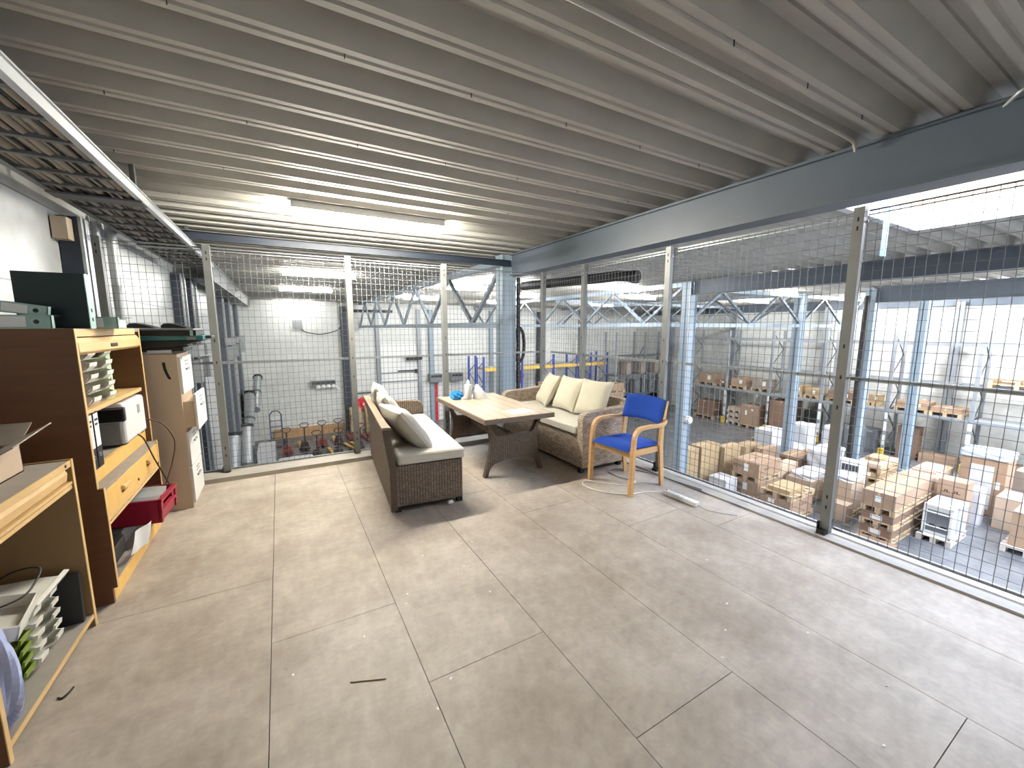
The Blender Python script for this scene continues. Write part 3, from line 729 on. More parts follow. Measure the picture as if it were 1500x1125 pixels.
def back(a, b, fr):
    v = 2*a-1; w = 2*b-1; edge = (max(0, 1-v**8)*max(0, 1-w**6))**.5
    z = .735+.118*w+.012*(1-v*v); x = .235+.3*(z-.735)+.045*(1-v*v)-.02
    return (x+(-.024*edge if fr else .020*edge), v*.243, z)
k = MB(); k.grid(lambda a, b: back(a, b, True), 20, 12); k.grid(lambda a, b: back(1-a, b, False), 20, 12); k.build('backrest', 'blue_fabric', t)

# power strip and cords
t = thing('power_strip', 'white multi-socket power strip lying on the floor near the fence', 'power strip', (3.065, 2.275, 0), math.radians(92))
B('housing', 'plastic_white', t, (-.165, .165, -.028, .028, .0, .042), bevel=.008, seg=3)
for i in range(6):
    k = MB(); k.lathe([(.019, 0), (.019, .003), (.016, .003), (.015, -.008), (0, -.008)], (-.125+.05*i, 0, .042), 16); k.build('socket', 'plastic_white', t)
    k = MB(); k.box(-.125+.05*i-.003, -.125+.05*i+.003, -.01, -.006, .036, .0375); k.box(-.125+.05*i-.003, -.125+.05*i+.003, .006, .01, .036, .0375); k.build('contacts', 'slot_dark', t)
B('switch', 'rubber_black', t, (.145, .158, -.008, .008, .042, .045))
run('extension_lead', 'white cord looping over the floor from the power strip under the blue chair', 'cord', [(3.07, 2.44, .02), (3.0, 2.50, .006), (2.9, 2.56, .006), (2.72, 2.60, .006), (2.55, 2.78, .006), (2.52, 2.98, .006), (2.60, 3.05, .006), (2.72, 2.92, .006), (2.86, 2.78, .006), (2.94, 2.76, .01)], .005, 'plastic_white')
o = MB().tube([(2.93, 2.765, .022), (2.99, 2.745, .022)], [.018, .014], 10).build('plug', 'plastic_white'); tag(o, 'white round plug at the end of the cord beneath the blue chair', 'plug')
run('extension_lead', 'dark cord trailing behind the blue chair towards the fence', 'cord', [(3.0, 2.75, .02), (3.02, 2.86, .006), (2.98, 3.02, .006), (3.02, 3.16, .006), (3.2, 3.14, .006), (3.33, 2.95, .006), (3.36, 2.6, .022), (3.40, 2.3, .022)], .005, 'plastic_grey')
run('thin_wire', 'short thin wire on the floor past the power strip', 'wire', [(3.06, 2.10, .02), (3.08, 2.02, .004), (3.13, 1.93, .004), (3.2, 1.83, .004)], .0022, 'plastic_grey')
o = MB().tube([(.168, 1.732, .003), (.31, 1.672, .003)], .0028, 6).build('wooden_stick', 'cardboard_pale'); tag(o, 'thin pale wooden stick lying on the open floor', 'stick')
k = MB(); k.pillow(.06, .045, .035, Matrix.Translation((1.22, 3.235, .018)), 0, 6, .2, 0, 3); o = k.build('crumpled_paper', 'paper'); tag(o, 'small crumpled white paper lying under the open sofa end', 'paper scrap')
rnd = random.Random(11)
spots_ = [(.75, 2.55), (.95, 2.3), (.52, 2.12), (.55, 2.2), (.27, 1.98), (-.05, 1.9), (.56, 1.53), (.46, 1.42), (.98, 1.98), (1.12, 2.55), (2.1, 1.22), (2.4, 1.55), (1.9, 1.1), (1.72, 1.0), (2.2, .55), (1.86, .45), (2.25, .88), (.15, 4.3), (.2, 4.55), (.42, 4.0)]
k = MB()
for x, y in spots_: k.pillow(.014, .009, .004, Matrix.Translation((x, y, .0025)) @ Matrix.Rotation(rnd.uniform(0, 3), 4, 'Z'), 0, 3, .1)
o = k.build('paper_crumbs', 'paper'); tag(o, 'tiny white crumbs and chips scattered over the chipboard floor', 'crumbs', kind='stuff')
# ------------------------------------------------------------------ letter trays, binders
def letter_tray(parent, name, m_, x0, x1, y0, y1, z, M=None, fx=None):
    """desk tray, open scooped front at x1"""
    k = MB(); th = .003; h = .061; ym = (y0+y1)/2; wd = y1-y0
    k.box(x0, x1-.02, y0, y1, z, z+th)
    k.box(x0, x0+th, y0, y1, z, z+h)
    for ya, yb in ((y0, y0+th), (y1-th, y1)):
        k.prism([(x0, z), (x1-.03, z), (x1-.01, z+.012), (x1+.015, z+.05), (x1-.01, z+h), (x1-.06, z+.045), (x0, z+h)], 'y', ya, yb)
    for s0, s1 in ((y0, y0+wd*.3), (y1-wd*.3, y1)):
        vs = []
        k.prism([(x1-.03, z), (x1-.005, z+.006), (x1+.018, z+.03), (x1+.022, z+.052), (x1+.014, z+.052), (x1+.008, z+.03), (x1-.01, z+.012), (x1-.03, z+.004)], 'y', s0, s1)
    return k
def tray_stack(label, x0, x1, y0, y1, z, mats_, step=.062, drift=0., cat='letter trays', rz=0., group=None):
    t = thing('letter_tray_stack', label, cat, ((x0+x1)/2, (y0+y1)/2, z), rz)
    cx, cy = (x0+x1)/2, (y0+y1)/2
    for i, m_ in enumerate(mats_):
        k = letter_tray(t, 'tray', m_, x0-cx+drift*i, x1-cx+drift*i, y0-cy, y1-cy, step*i)
        k.build('tray', m_, t)
    return t
def binder_flat(label, x0, x1, y0, y1, z, h, cover, m_spine='binder_spine', rz=0., loc=None, tilt=0., hole=.75):
    """lever arch file lying flat, spine facing -y"""
    cx, cy = (x0+x1)/2, y0; t = thing('binder', label, 'binder', (cx, cy, z), rz)
    if tilt: t.rotation_euler = (0, tilt, rz)
    a, b, d = x0-cx, x1-cx, y1-y0
    B('cover', cover, t, (a, b, .003, d, 0, .003), (a, b, .003, d, h-.003, h)); B('spine', m_spine, t, (a, b, 0, .003, 0, h))
    B('paper_block', 'paper', t, (a+.02, b-.03, .02, d-.01, .004, h-.012)); B('end_shell', m_spine, t, (b-.004, b, .0, .03, 0, h))
    u = a+(b-a)*hole; k = MB(); k.lathe([(.018, -.0018), (.018, .001), (.011, .001), (.011, -.0018)], (u, -.0005, h/2), 18, axis='y'); k.build('ring', 'plastic_white', t)
    k = MB(); k.lathe([(.011, -.0008), (0, -.0008)], (u, -.0005, h/2), 14, axis='y'); k.build('finger_hole', 'slot_dark', t)
    B('spine_label', 'paper', t, (a+(b-a)*.06, a+(b-a)*.58, -.0012, -.0002, h*.12, h*.88))
    return t
def binder_up(label, x, y0, y1, z, h, th, cover, m_spine, spine_to='x', d=.29, band=None):
    """standing file; spine towards +x, thickness along y"""
    t = thing('binder', label, 'binder', (x, y0, z)); w_ = y1-y0
    B('cover', cover, t, (-d, -.003, 0, .003, 0, h), (-d, -.003, w_-.003, w_, 0, h)); B('spine', m_spine, t, (-.003, 0, 0, w_, 0, h))
    B('paper_block', 'paper', t, (-d+.01, -.01, .006, w_-.006, .004, h-.01))
    if band: B('spine_label', 'paper', t, (0, .0012, .006, w_-.006, h*.38, h*.97)); B('label_print', 'ink_black', t, (.0012, .0018, .014, w_-.014, h*.84, h*.88), (.0012, .0018, .014, w_-.022, h*.76, h*.80))
    k = MB(); k.lathe([(.012, 0), (.012, .0014), (.008, .0014), (.008, 0)], (.0, w_/2, h*.22), 16, axis='x'); k.build('ring', 'galv', t)
    k = MB(); k.lathe([(.008, .0006), (0, .0006)], (.0, w_/2, h*.22), 14, axis='x'); k.build('finger_hole', 'slot_dark', t)
    return t

# ------------------------------------------------------------------ tall cabinet
t = thing('office_cabinet', 'tall brown roll-front cabinet with a projecting drawer and open shelves', 'cabinet', (0, 0, 0))
X0, X1, XD, Y0, Y1, H = -1.44, -.92, -.895, 2.95, 4.08, 1.545; th = .022
for y in (Y0, Y1-th):
    k = MB(); k.prism([(X0, 0), (XD-.02, 0), (XD-.02, .09), (XD, .09), (XD, .675), (X1, .675), (X1, H), (X0, H)], 'y', y, y+th); k.build('side_panel', 'veneer', t)
    B('edge_band', 'oak_edge', t, (X1, X1+.003, y, y+th, .675, H), (XD, XD+.003, y, y+th, .09, .675))
B('top', 'dust_top', t, (X0, X1, Y0+th, Y1-th, H-.025, H)); B('back_panel', 'veneer_inside', t, (X0, X0+.01, Y0+th, Y1-th, .05, H-.025))
B('top_rail', 'oak_edge', t, (X1-.015, X1+.001, Y0+th, Y1-.11, H-.042, H-.002))
k = MB()
for i in range(6):
    k.prism([(X1-.03, H-.05-.0*i), (X1-.012, H-.046), (X1+.004, H-.075), (X1+.006, H-.125), (X1-.012, H-.14), (X1-.03, H-.14)], 'y', Y0+th+.004, Y1-th-.004) if i == 0 else None
k.build('roll_front', 'oak_edge', t, .004)
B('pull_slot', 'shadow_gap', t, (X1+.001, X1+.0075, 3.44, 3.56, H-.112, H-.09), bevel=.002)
B('shelf', 'oak_edge', t, (X0+.01, X1-.02, Y0+th, Y1-th, 1.075, 1.10))
B('inner_deck', 'dust_top', t, (X0+.01, X1-.05, Y0+th, Y1-th, .745, .765)); B('deck_riser', 'oak_front', t, (X1-.05, X1-.03, Y0+th, Y1-th, .68, .768))
B('counter', 'dust_top', t, (X0+.01, XD-.002, Y0+th, Y1-th, .655, .675))
d = thing('drawer', None, None); d.parent = t
B('front', 'oak_front', d, (XD-.02, XD+.002, Y0+th+.004, Y1-th-.004, .505, .652), bevel=.003)
for y in (3.26, 3.80):
    k = MB(); k.prism([(XD+.002, .575), (XD+.022, .578), (XD+.024, .60), (XD+.012, .606), (XD+.002, .606)], 'y', y-.06, y+.06); k.build('cup_handle', 'oak_edge', d, .004)
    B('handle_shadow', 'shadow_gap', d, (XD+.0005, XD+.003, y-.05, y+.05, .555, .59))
k = MB(); k.lathe([(.009, 0), (.009, .004), (0, .004)], (XD+.002, 3.53, .535), 12, axis='x'); k.build('lock', 'slot_dark', d)
B('lower_rail', 'oak_edge', t, (XD-.03, XD-.004, Y0+th, Y1-th, .475, .50), (XD-.03, XD+.001, Y0+th, Y1-th, .455, .468))
B('plinth', 'oak_front', t, (XD-.05, XD-.022, Y0+th, Y1-th, 0, .088)); B('bottom_deck', 'dust_top', t, (X0+.01, XD-.025, Y0+th, Y1-th, .085, .10))
# contents
tray_stack('stack of five cream letter trays on the upper shelf of the tall cabinet', X0+.11, X1-.035, 3.14, 3.50, 1.103, ['tray_white']*5, .066)
o = thing('magazine_file', 'mint green magazine file standing beside the cream trays in the tall cabinet', 'magazine file', (X1-.05, 3.52, 1.101))
k = MB(); k.box(-.26, -.003, 0, .004, 0, .32); k.box(-.26, -.003, .076, .08, 0, .32); k.box(-.003, 0, 0, .08, 0, .33); k.build('sleeve', 'mint', o)
k = MB(); k.lathe([(.011, .0012), (0, .0012)], (0, .04, .12), 14, axis='x'); k.build('finger_hole', 'slot_dark', o)
for i, (y, lb) in enumerate(((2.985, 'white-labelled black lever arch file against the side panel of the tall cabinet'), (3.070, 'white-labelled black lever arch file next to the printer in the tall cabinet'))):
    binder_up(lb, X1-.012, y, y+.072, .767, .315, .07, 'binder_green' if 0 else 'black_plastic', 'black_plastic', band=True)
o = thing('printer', 'white laser printer with a black output slot in the tall cabinet', 'printer', (-1.085, 3.80, .768))
B('body', 'printer_white', o, (-.20, .155, -.235, .235, .008, .285), bevel=.022, seg=3)
B('side_shell', 'printer_grey', o, (-.17, .13, -.245, -.236, .012, .16), bevel=.004)
B('output_slot', 'black_plastic', o, (-.10, .157, -.247, -.20, .165, .262), bevel=.008)
B('slot_lip', 'case_grey', o, (-.08, .150, -.250, -.205, .25, .257))
B('badge', 'plastic_grey', o, (.155, .158, .05, .10, .17, .23)); B('feet', 'rubber_black', o, (-.17, -.13, -.2, -.16, 0, .01), (.1, .14, -.2, -.16, 0, .01), (-.17, -.13, .16, .2, 0, .01), (.1, .14, .16, .2, 0, .01))
run('printer_cable', 'dark cable hanging from the printer over the drawer to the red crate', 'cable', [(-.95, 3.80, .80), (-.90, 3.78, .76), (-.86, 3.80, .60), (-.83, 3.86, .45), (-.80, 3.90, .30), (-.80, 3.88, .22)], .005, 'cable_brown')
run('printer_cable', 'second dark cable looping down at the end of the tall cabinet', 'cable', [(-.93, 4.03, .86), (-.84, 4.06, .80), (-.78, 4.05, .66), (-.80, 4.0, .50), (-.83, 3.92, .38), (-.85, 3.86, .30)], .005, 'cable_brown')
# red crate with papers
o = thing('plastic_crate', 'dark red plastic crate poking out of the bottom of the tall cabinet', 'crate', (-1.0, 3.70, .215), math.radians(-4)); o.rotation_euler = (0, math.radians(2), math.radians(-4))
k = MB(); a, b, c_, hh = .21, .17, .012, .165
k.box(-a, a, -b, b, 0, .01); k.box(-a, a, -b, -b+c_, 0, hh); k.box(-a, a, b-c_, b, 0, hh); k.box(-a, -a+c_, -b, b, 0, hh)
k.box(a-c_, a, -b, b, 0, hh*.55); k.box(a-c_, a, -b, -b*.55, hh*.5, hh); k.box(a-c_, a, b*.55, b, hh*.5, hh); k.box(a-c_, a+.012, -b, b, hh*.86, hh)
k.box(a-.002, a+.012, -b, b, hh*.42, hh*.52); k.box(a-.002, a+.010, -b, -b+.03, 0, hh); k.box(a-.002, a+.010, b-.03, b, 0, hh)
k.build('tub', 'crimson', o)
for i, (dy, m_, lb) in enumerate(((-.07, 'case_grey', 'grey flat folder lying in the red crate'), (.05, 'plastic_grey', 'lighter grey slab lying slanted in the red crate'))):
    q = thing('folder', lb, 'folder', (-1.0, 3.70+dy, .345), math.radians(-4)); q.rotation_euler = (math.radians(-10 if i == 0 else 8), math.radians(3), math.radians(-4+12*i))
    B('sheet', m_, q, (-.19, .19, -.08, .09, 0, .022), bevel=.003)
for q in range(2):
    o = thing('storage_tin', ['low grey case under the red crate in the tall cabinet', 'black box pushed deep under the red crate in the tall cabinet'][q], 'case', (-1.14+.03*q, [3.68, 3.28][q], .1005))
    B('body', ['case_grey', 'case_black'][q], o, (-.16, .14, -.19, .19 if q == 0 else .15, 0, .108), bevel=.006)
o = thing('paper_card', 'white crumpled paper card dangling from the bottom of the tall cabinet', 'paper', (-.872, 3.33, .14), 0); o.rotation_euler = (math.radians(8), math.radians(12), math.radians(-14))
k = MB(); k.grid(lambda a, b: (.004*math.sin(7*a+3*b), -.09+.18*a+.03*(b-.5), -.005+.15*b-.04*(a-.5)), 8, 8); k.build('sheet', 'paper', o)
# on top of the tall cabinet
o = thing('archive_box', 'big dark green archive box standing on the tall cabinet', 'archive box', (-.90, 3.12, H+.001), 0)
B('body', 'binder_green', o, (-.275, -.004, 0, .075, 0, .295), bevel=.003); B('spine', 'binder_spine', o, (-.004, 0, 0, .075, 0, .295))
k = MB(); k.lathe([(.012, .0012), (0, .0012)], (0, .036, .05), 14, axis='x'); k.lathe([(.012, .0012), (0, .0012)], (0, .036, .10), 14, axis='x'); k.build('finger_holes', 'slot_dark', o)
B('front_label', 'case_grey', o, (-.195, -.155, -.001, 0, .085, .11))
binder_flat('teal-spined binder lying flat at the cabinet edge with a torn white label', -1.215, -1.0, 2.97, 3.09, H+.001, .068, 'binder_green')
binder_flat('teal-spined binder tilted on top of the flat one beside the green box', -1.19, -1.02, 2.995, 3.10, H+.071, .055, 'binder_blue', tilt=math.radians(9))
binder_flat('teal-spined binder lying behind the standing green archive box', -.888, -.80-.03, 3.25, 3.53, H+.001, .062, 'binder_green', hole=.3) if 0 else binder_flat('teal-spined binder lying behind the standing green archive box', -.98, -.828, 3.28, 3.56, H+.001, .068, 'binder_green', hole=.2)

# ------------------------------------------------------------------ filing cabinet
t = thing('filing_cabinet', 'beige steel filing cabinet with white-lit drawer fronts, one drawer ajar', 'filing cabinet', (0, 0, 0))
fx0, fx1, fy0, fy1, fh = -1.33, -.745, 4.27, 4.74, 1.335
B('body', 'file_beige', t, (fx0, fx1, fy0, fy1, .0, fh), bevel=.003)
for i in range(4):
    z0 = .045+.318*i; op = .075 if i == 2 else 0
    d = thing('drawer', None, None); d.parent = t
    B('front', 'file_front_lit', d, (fx1+.001+op, fx1+.02+op, fy0+.006, fy1-.006, z0, z0+.31), bevel=.003)
    if op: B('box', 'file_beige', d, (fx1-.1, fx1+op, fy0+.02, fy1-.02, z0+.03, z0+.25))
    B('handle', 'plastic_grey', d, (fx1+.02+op, fx1+.034+op, fy0+.17, fy1-.17, z0+.19, z0+.205), bevel=.003)
    B('label_holder', 'case_grey', d, (fx1+.02+op, fx1+.023+op, fy0+.17, fy1-.17, z0+.235, z0+.24), (fx1+.02+op, fx1+.023+op, fy0+.17, fy1-.17, z0+.265, z0+.27))
k = MB(); k.grid(lambda a, b: (-.845+.02*a+.03*(1-b)**2, fy0-.0015, 1.13+.14*b), 1, 8); k.build('tape_strip', 'rubber_black', t)
B('lock', 'slot_dark', t, (fx1+.02, fx1+.022, fy0+.03, fy0+.045, 1.29, 1.31))
o = thing('paper_pile', 'loose white papers pressed under the teal case on the filing cabinet', 'papers', (-.95, 4.36, fh+.001))
k = MB()
for i in range(4): k.box(-.12+.05*i, .08+.03*i, -.06+.02*i, .16, .004*i, .004*i+.003)
k.build('sheets', 'paper', o)
o = MB().tube([(-.93, 4.285, fh+.018), (-.78, 4.30, fh+.018)], .016, 10).build('paper_roll', 'wrap_white'); tag(o, 'small white rolled sheet in front of the teal case on the filing cabinet', 'paper roll')
o = thing('tool_case', 'flat teal and black plastic tool case lying on the filing cabinet', 'tool case', (-.86, 4.62, fh+.02), 0)
B('lower_shell', 'case_black', o, (-.36, .16, -.32, .10, .0, .035), bevel=.008)
k = MB(); k.prism([(-.36, .035), (.10, .035), (.30, .092), (-.36, .092)], 'y', -.33, .12); k.build('tapered_base', 'case_black', o, .006)
B('teal_band', 'teal', o, (-.36, .30, -.335, .125, .092, .13), bevel=.006)
B('upper_shell', 'case_black', o, (-.36, .255, -.33, .12, .13, .175), bevel=.006)
B('lid', 'case_grey', o, (-.36, .24, -.335, .125, .175, .19), bevel=.004)
B('latch', 'binder_spine', o, (.215, .235, -.342, -.335, .13, .172)); B('handle', 'case_black', o, (.30, .345, -.22, .0, .105, .128), bevel=.006); B('latch_clip', 'case_grey', o, (.19, .25, -.345, -.335, .095, .12))
text('brand_print', 'ogitech', .022, 'plastic_grey', o, (-.22, -.3315, .152), (PI/2, 0, 0)) if 0 else B('brand_print', 'plastic_grey', o, *[(-.26+.011*i, -.252+.011*i, -.3312, -.33, .147, .153+.004*(i % 2)) for i in range(7)])
for i, (x, lb) in enumerate(((-1.0, 'dark shoe-shaped grip on the teal case next to the tall cabinet'), (-.78, 'dark shoe-shaped grip on the outer half of the teal case'))):
    o = thing('black_grip', lb, 'grip', (x, 4.62, fh+.211))
    k = MB(); k.prism([(-.09, 0), (-.09, .022), (-.07, .04), (-.03, .042), (.02, .028), (.085, .006), (.085, 0)], 'y', -.12, .12); k.build('body', 'black_plastic', o, .006)

# ------------------------------------------------------------------ low roll-front cabinet
t = thing('low_cabinet', 'low open roll-front cabinet with a dusty top closest to the viewer', 'cabinet', (0, 0, 0))
X0, X1, Y0, Y1, H = -1.44, -.94, 1.97, 2.78, .905
for y in (Y0, Y1-th):
    B('side_panel', 'veneer_inside' if y > 2.5 else 'veneer', t, (X0, X1, y, y+th, 0, H)); B('edge_band', 'oak_edge', t, (X1, X1+.003, y, y+th, 0, H))
B('top', 'dust_top', t, (X0, X1-.003, Y0+th, Y1-th, H-.03, H-.004)); B('top_edge', 'oak_edge', t, (X1-.003, X1+.001, Y0+th, Y1-th, H-.034, H-.003))
k = MB(); k.prism([(X1-.05, H-.036), (X1-.012, H-.04), (X1-.004, H-.06), (X1-.01, H-.10), (X1-.04, H-.10)], 'y', Y0+th, Y1-th-.03); k.build('roll_front', 'oak_edge', t, .004)
B('rail', 'oak_edge', t, (X1-.03, X1-.003, Y0+th, Y1-th, H-.122, H-.108), (X1-.03, X1-.006, Y0+th, Y1-th, H-.146, H-.128))
B('back_panel', 'veneer_inside', t, (X0, X0+.01, Y0+th, Y1-th, .06, H-.03)); B('bottom_deck', 'dust_top', t, (X0+.01, X1-.004, Y0+th, Y1-th, .05, .07)); B('bottom_edge', 'oak_edge', t, (X1-.004, X1, Y0+th, Y1-th, .048, .07))
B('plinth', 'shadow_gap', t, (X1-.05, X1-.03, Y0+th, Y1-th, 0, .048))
k = MB(); k.lathe([(.008, 0), (.008, .002), (0, .002)], (X1+.001, 2.70, H-.018), 12, axis='x'); k.build('lock', 'slot_dark', t)
# contents
tray_stack('tall stack of off-white letter trays at the back of the low cabinet', X0+.12, X1-.075, 2.39, 2.60, .072, ['tray_white']*5, .055)
tray_stack('stack of green and clear letter trays at the front of the low cabinet', X0+.1, X1-.09, 2.13, 2.385, .072, ['tray_green', 'tray_green', 'tray_green', 'tray_green', 'tray_white', 'tray_white'], .05)
o = thing('slide_board', 'black folder standing upright behind the white trays in the low cabinet', 'folder', (-.957, 2.715, .071)); o.rotation_euler = (math.radians(-4), 0, math.radians(0))
B('cover', 'black_plastic', o, (-.28, .0, -.022, .008, 0, .26), bevel=.004); B('pages', 'cable_dark', o, (-.27, -.004, -.017, .003, .006, .255))
o = thing('vent_hood', 'slotted off-white plastic tray lying on the tray stacks in the low cabinet', 'plastic tray', (-1.10, 2.50, .355), 0); o.rotation_euler = (math.radians(0), math.radians(2), 0)
k = MB(); k.prism([(-.17, 0), (.05, 0), (.09, -.012), (.12, .01), (.135, .035), (.115, .04), (.095, .012), (.05, .018), (-.17, .018)], 'y', -.14, .16); k.build('shell', 'tray_white', o, .003)
B('slots', 'slot_dark', o, *[(-.12+.012*i, -.115+.012*i, -.12, .04, .018, .0186) for i in range(9)])
o = thing('open_box', 'white plastic box lid tipped on the trays at the opening of the low cabinet', 'box lid', (-1.07, 2.26, .40), 0); o.rotation_euler = (math.radians(6), math.radians(14), math.radians(8))
k = MB(); k.box(-.14, .11, -.12, .1, 0, .004); k.box(-.14, .11, .094, .1, 0, .06); k.box(-.14, .11, -.12, -.114, 0, .06); k.box(.104, .11, -.12, .1, 0, .06); k.box(-.14, -.134, -.12, .1, 0, .06); k.build('tray', 'tray_white', o)
run('loose_cable', 'dark cable curling over the white trays in the low cabinet', 'cable', [(-1.15, 2.2, .46), (-1.0, 2.30, .455), (-.98, 2.40, .47), (-1.0, 2.50, .49), (-1.1, 2.56, .47), (-1.2, 2.6, .41)], .004, 'cable_dark')
o = thing('plastic_bag', 'lilac blue plastic bag bulging out of the low cabinet', 'plastic bag', (-.99, 2.075, .285), 0)
def lil(a, b):
    an, ph = 2*PI*a, PI*(b-.5); n = 1+.13*math.sin(3*an+5*b)+.09*math.sin(7*an+9*b)*math.cos(ph)
    return (.068*n*math.cos(ph)*math.cos(an), .052*n*math.cos(ph)*math.sin(an), .20*n*math.sin(ph)*(1.0 if b > .5 else .98))
MB().grid(lil, 30, 20, sm=False).build('film', 'bag_lilac', o)
run('loose_strap', 'small dark curled strap lying on the floor by the low cabinet', 'strap', [(-.915, 2.26, .004), (-.90, 2.25, .004), (-.885, 2.27, .006), (-.88, 2.30, .004)], .004, 'cable_dark')
# opened carton on top
o = thing('open_carton', 'open cardboard box with handwriting on the low cabinet', 'cardboard box', (-1.17, 2.50, H-.003), 0)
k = MB(); c0, c1, d0, d1, hh = -.20, .115, -.36, .15, .125; q = .005
k.box(c0, c1, d0, d1, 0, q); k.box(c0, c0+q, d0, d1, 0, hh); k.box(c1-q, c1, d0, d1, 0, hh); k.box(c0, c1, d0, d0+q, 0, hh); k.box(c0, c1, d1-q, d1, 0, hh)
k.build('body', 'cardboard_pale', o)
k = MB(); k.bar((c1+.0, (d0+d1)/2, hh), (c1+.14, (d0+d1)/2+.02, hh+.085), d1-d0, q, up=(0, 0, 1)); k.build('front_flap', 'cardboard_grey', o)
k = MB(); k.bar(((c0+c1)/2, d1, hh), ((c0+c1)/2, d1+.13, hh+.075), c1-c0, q); k.build('end_flap', 'cardboard_grey', o)
k = MB(); k.bar((c0, (d0+d1)/2, hh), (c0-.03, (d0+d1)/2, hh+.12), d1-d0, q); k.build('back_flap', 'cardboard_grey', o)
text('handwriting', 'co', .085, 'ink_black', o, (c1+.0008, d1-.27, .042), (PI/2, 0, PI/2))
k = MB()
for i in range(3): k.bar((c1+.0008, d1-.24+.035*i, .085), (c1+.0008, d1-.235+.035*i, .115), .006, .001)
k.build('pen_strokes', 'ink_brown', o)
for i, (dx, dy, m_, lb) in enumerate(((-.05, .02, 'rubber_black', 'black round object sticking out of the open cardboard box'), (.03, -.05, 'paper', 'white crumpled paper inside the open cardboard box'))):
    q_ = thing('box_content', lb, 'box content', (-1.17+dx, 2.5+dy, H+.02))
    MB().pillow(.2-.08*i, .22, .22-.06*i, Matrix.Translation((0, 0, .11-.03*i)), 0, 10, .2, 0, i).build('body', m_, q_)
# ------------------------------------------------------------------ hall: pallets, cartons, racks
PAL = {}
def pallet(label, x, y, z, dx=1.2, dy=.8, m_='pallet_wood', detail=True, group='wooden pallets in the hall'):
    key = (round(dx, 2), round(dy, 2), m_, detail)
    if key in PAL: return dup(PAL[key], label, (x, y, z))
    t = thing('pallet', label, 'pallet', (x, y, z), 0, group)
    k = MB(); n = max(3, round(dx/.24))
    for i in range(n):
        a = (dx-.14)*i/(n-1); k.box(a, a+.14, 0, dy, .122, .144)
    for j in range(3):
        b = (dy-.1)*j/2; k.box(0, dx, b, b+.1, .10, .122)
    k.build('deck', m_, t)
    for j in range(3):
        b = (dy-.1)*j/2; k = MB(); k.box(0, dx, b, b+.1, 0, .022)
        for i in range(3):
            a = (dx-.145)*i/2; k.box(a, a+.145, b, b+.1, .022, .10)
        k.build('runner', m_, t)
    PAL[key] = t
    return t
CART = 'cardboard cartons in the hall'
def carton(label, x, y, z, dx, dy, h, m_='cardboard', tape=True, lab=None, name='carton', cat='cardboard box', group=CART):
    t = thing(name, label, cat, (x, y, z), 0, group)
    B('body', m_, t, (0, dx, 0, dy, 0, h), bevel=.006)
    if tape: B('tape', 'cardboard_pale', t, (0-.001, dx+.001, dy/2-.025, dy/2+.025, h, h+.0015), (-.0015, 0, dy/2-.025, dy/2+.025, h-.09, h+.0015))
    if lab:
        for (f, u0, u1, v0, v1) in lab:   # f: 'x' = near x face, 'y' = near y face
            if f == 'x': B('label', 'paper', t, (-.0025, -.0005, u0, u1, v0, v1))
            else: B('label', 'paper', t, (u0, u1, -.0025, -.0005, v0, v1))
    return t
def ink(t, f, u, v, s, m_='ink_brown', n=4):
    """a row of worn printed marks that cannot be read in the photo"""
    k = MB()
    for i in range(n):
        a = u+(i*s*1.25)*(-1 if f == 'x' else 1)
        if f == 'x': k.box(-.002, -.0005, a-s, a, v, v+s*.2); k.box(-.002, -.0005, a-s*(.3 if i % 2 else 1), a-s*(.0 if i % 2 else .75), v, v+s)
        else: k.box(a, a+s, -.002, -.0005, v, v+s*.2); k.box(a+(s*.35 if i % 2 else 0), a+s*(.65 if i % 2 else .25), -.002, -.0005, v, v+s)
    k.build('printed_marks', m_, t)

# A: two printed cartons on pallets
z = HZ; x, y = 11.78, 6.22
for i in range(2):
    pallet(['bottom pallet under the lower printed kitchen carton', 'pallet sandwiched between the two printed kitchen cartons'][i], x-.02, y-.02, z); z += .145
    c = carton(['lower brown kitchen carton of the two-high stack by the fence', 'upper brown kitchen carton on top of the two-high stack by the fence'][i], x, y, z, 1.17, .78, .42, lab=[('x', .30, .44, .12, .34)])
    text('printed_name', 'epoq', .17, 'ink_black', c, (-.002, .60, .25), (PI/2, 0, -PI/2))
    text('printed_name', 'epoq', .13, 'ink_brown', c, (.40, -.002, .24), (PI/2, 0, 0))
    if i == 1: text('printed_name', 'epoq', .17, 'ink_brown', c, (.6, .42, .4225), (0, 0, -PI/2*0))
    z += .422
# B: carton with an upturned pallet and a small carton
x, y = 11.2, 5.05; z = HZ
pallet('pallet on the floor under the carton with two white labels', x, y, z); z += .145
c = carton('brown carton with two white labels under an empty pallet', x+.02, y+.02, z, 1.16, .76, .42, lab=[('x', .40, .56, .24, .36), ('x', .56, .66, .05, .16)]); ink(c, 'y', .45, .22, .08); z += .422
pallet('empty pale pallet lying on top of the carton with two white labels', x-.02, y-.01, z); z += .145
carton('small flat carton on the empty pallet beside the lone fence post', x+.05, y+.08, z, .78, .56, .12, 'cardboard_tan', tape=False)
# C: three tall tan cartons
carton('tall tan carton partly hidden by the camera column', 10.25, 7.56, HZ, .66, .46, 1.40, 'cardboard_tan')
carton('tallest tan carton in the middle of the row next to the camera column', 10.95, 7.50, HZ, .88, .42, 1.44, 'cardboard_tan')
carton('slimmer tall tan carton at the end of the row near the printed cartons', 11.90, 7.36, HZ, .84, .30, 1.32, 'cardboard_tan')
o = carton('low white appliance carton tucked before the tan cartons', 11.05, 6.72, HZ+.0, .55, .55, .62, 'wrap_white', tape=False)
carton('open low carton lying against the platform beside the printed stack', 10.3, 6.25, HZ, .72, .45, .42, 'cardboard_pale')
carton('small pale carton beneath the white appliance carton edge', 10.25, 5.62, HZ, .7, .45, .40, 'cardboard_pale')
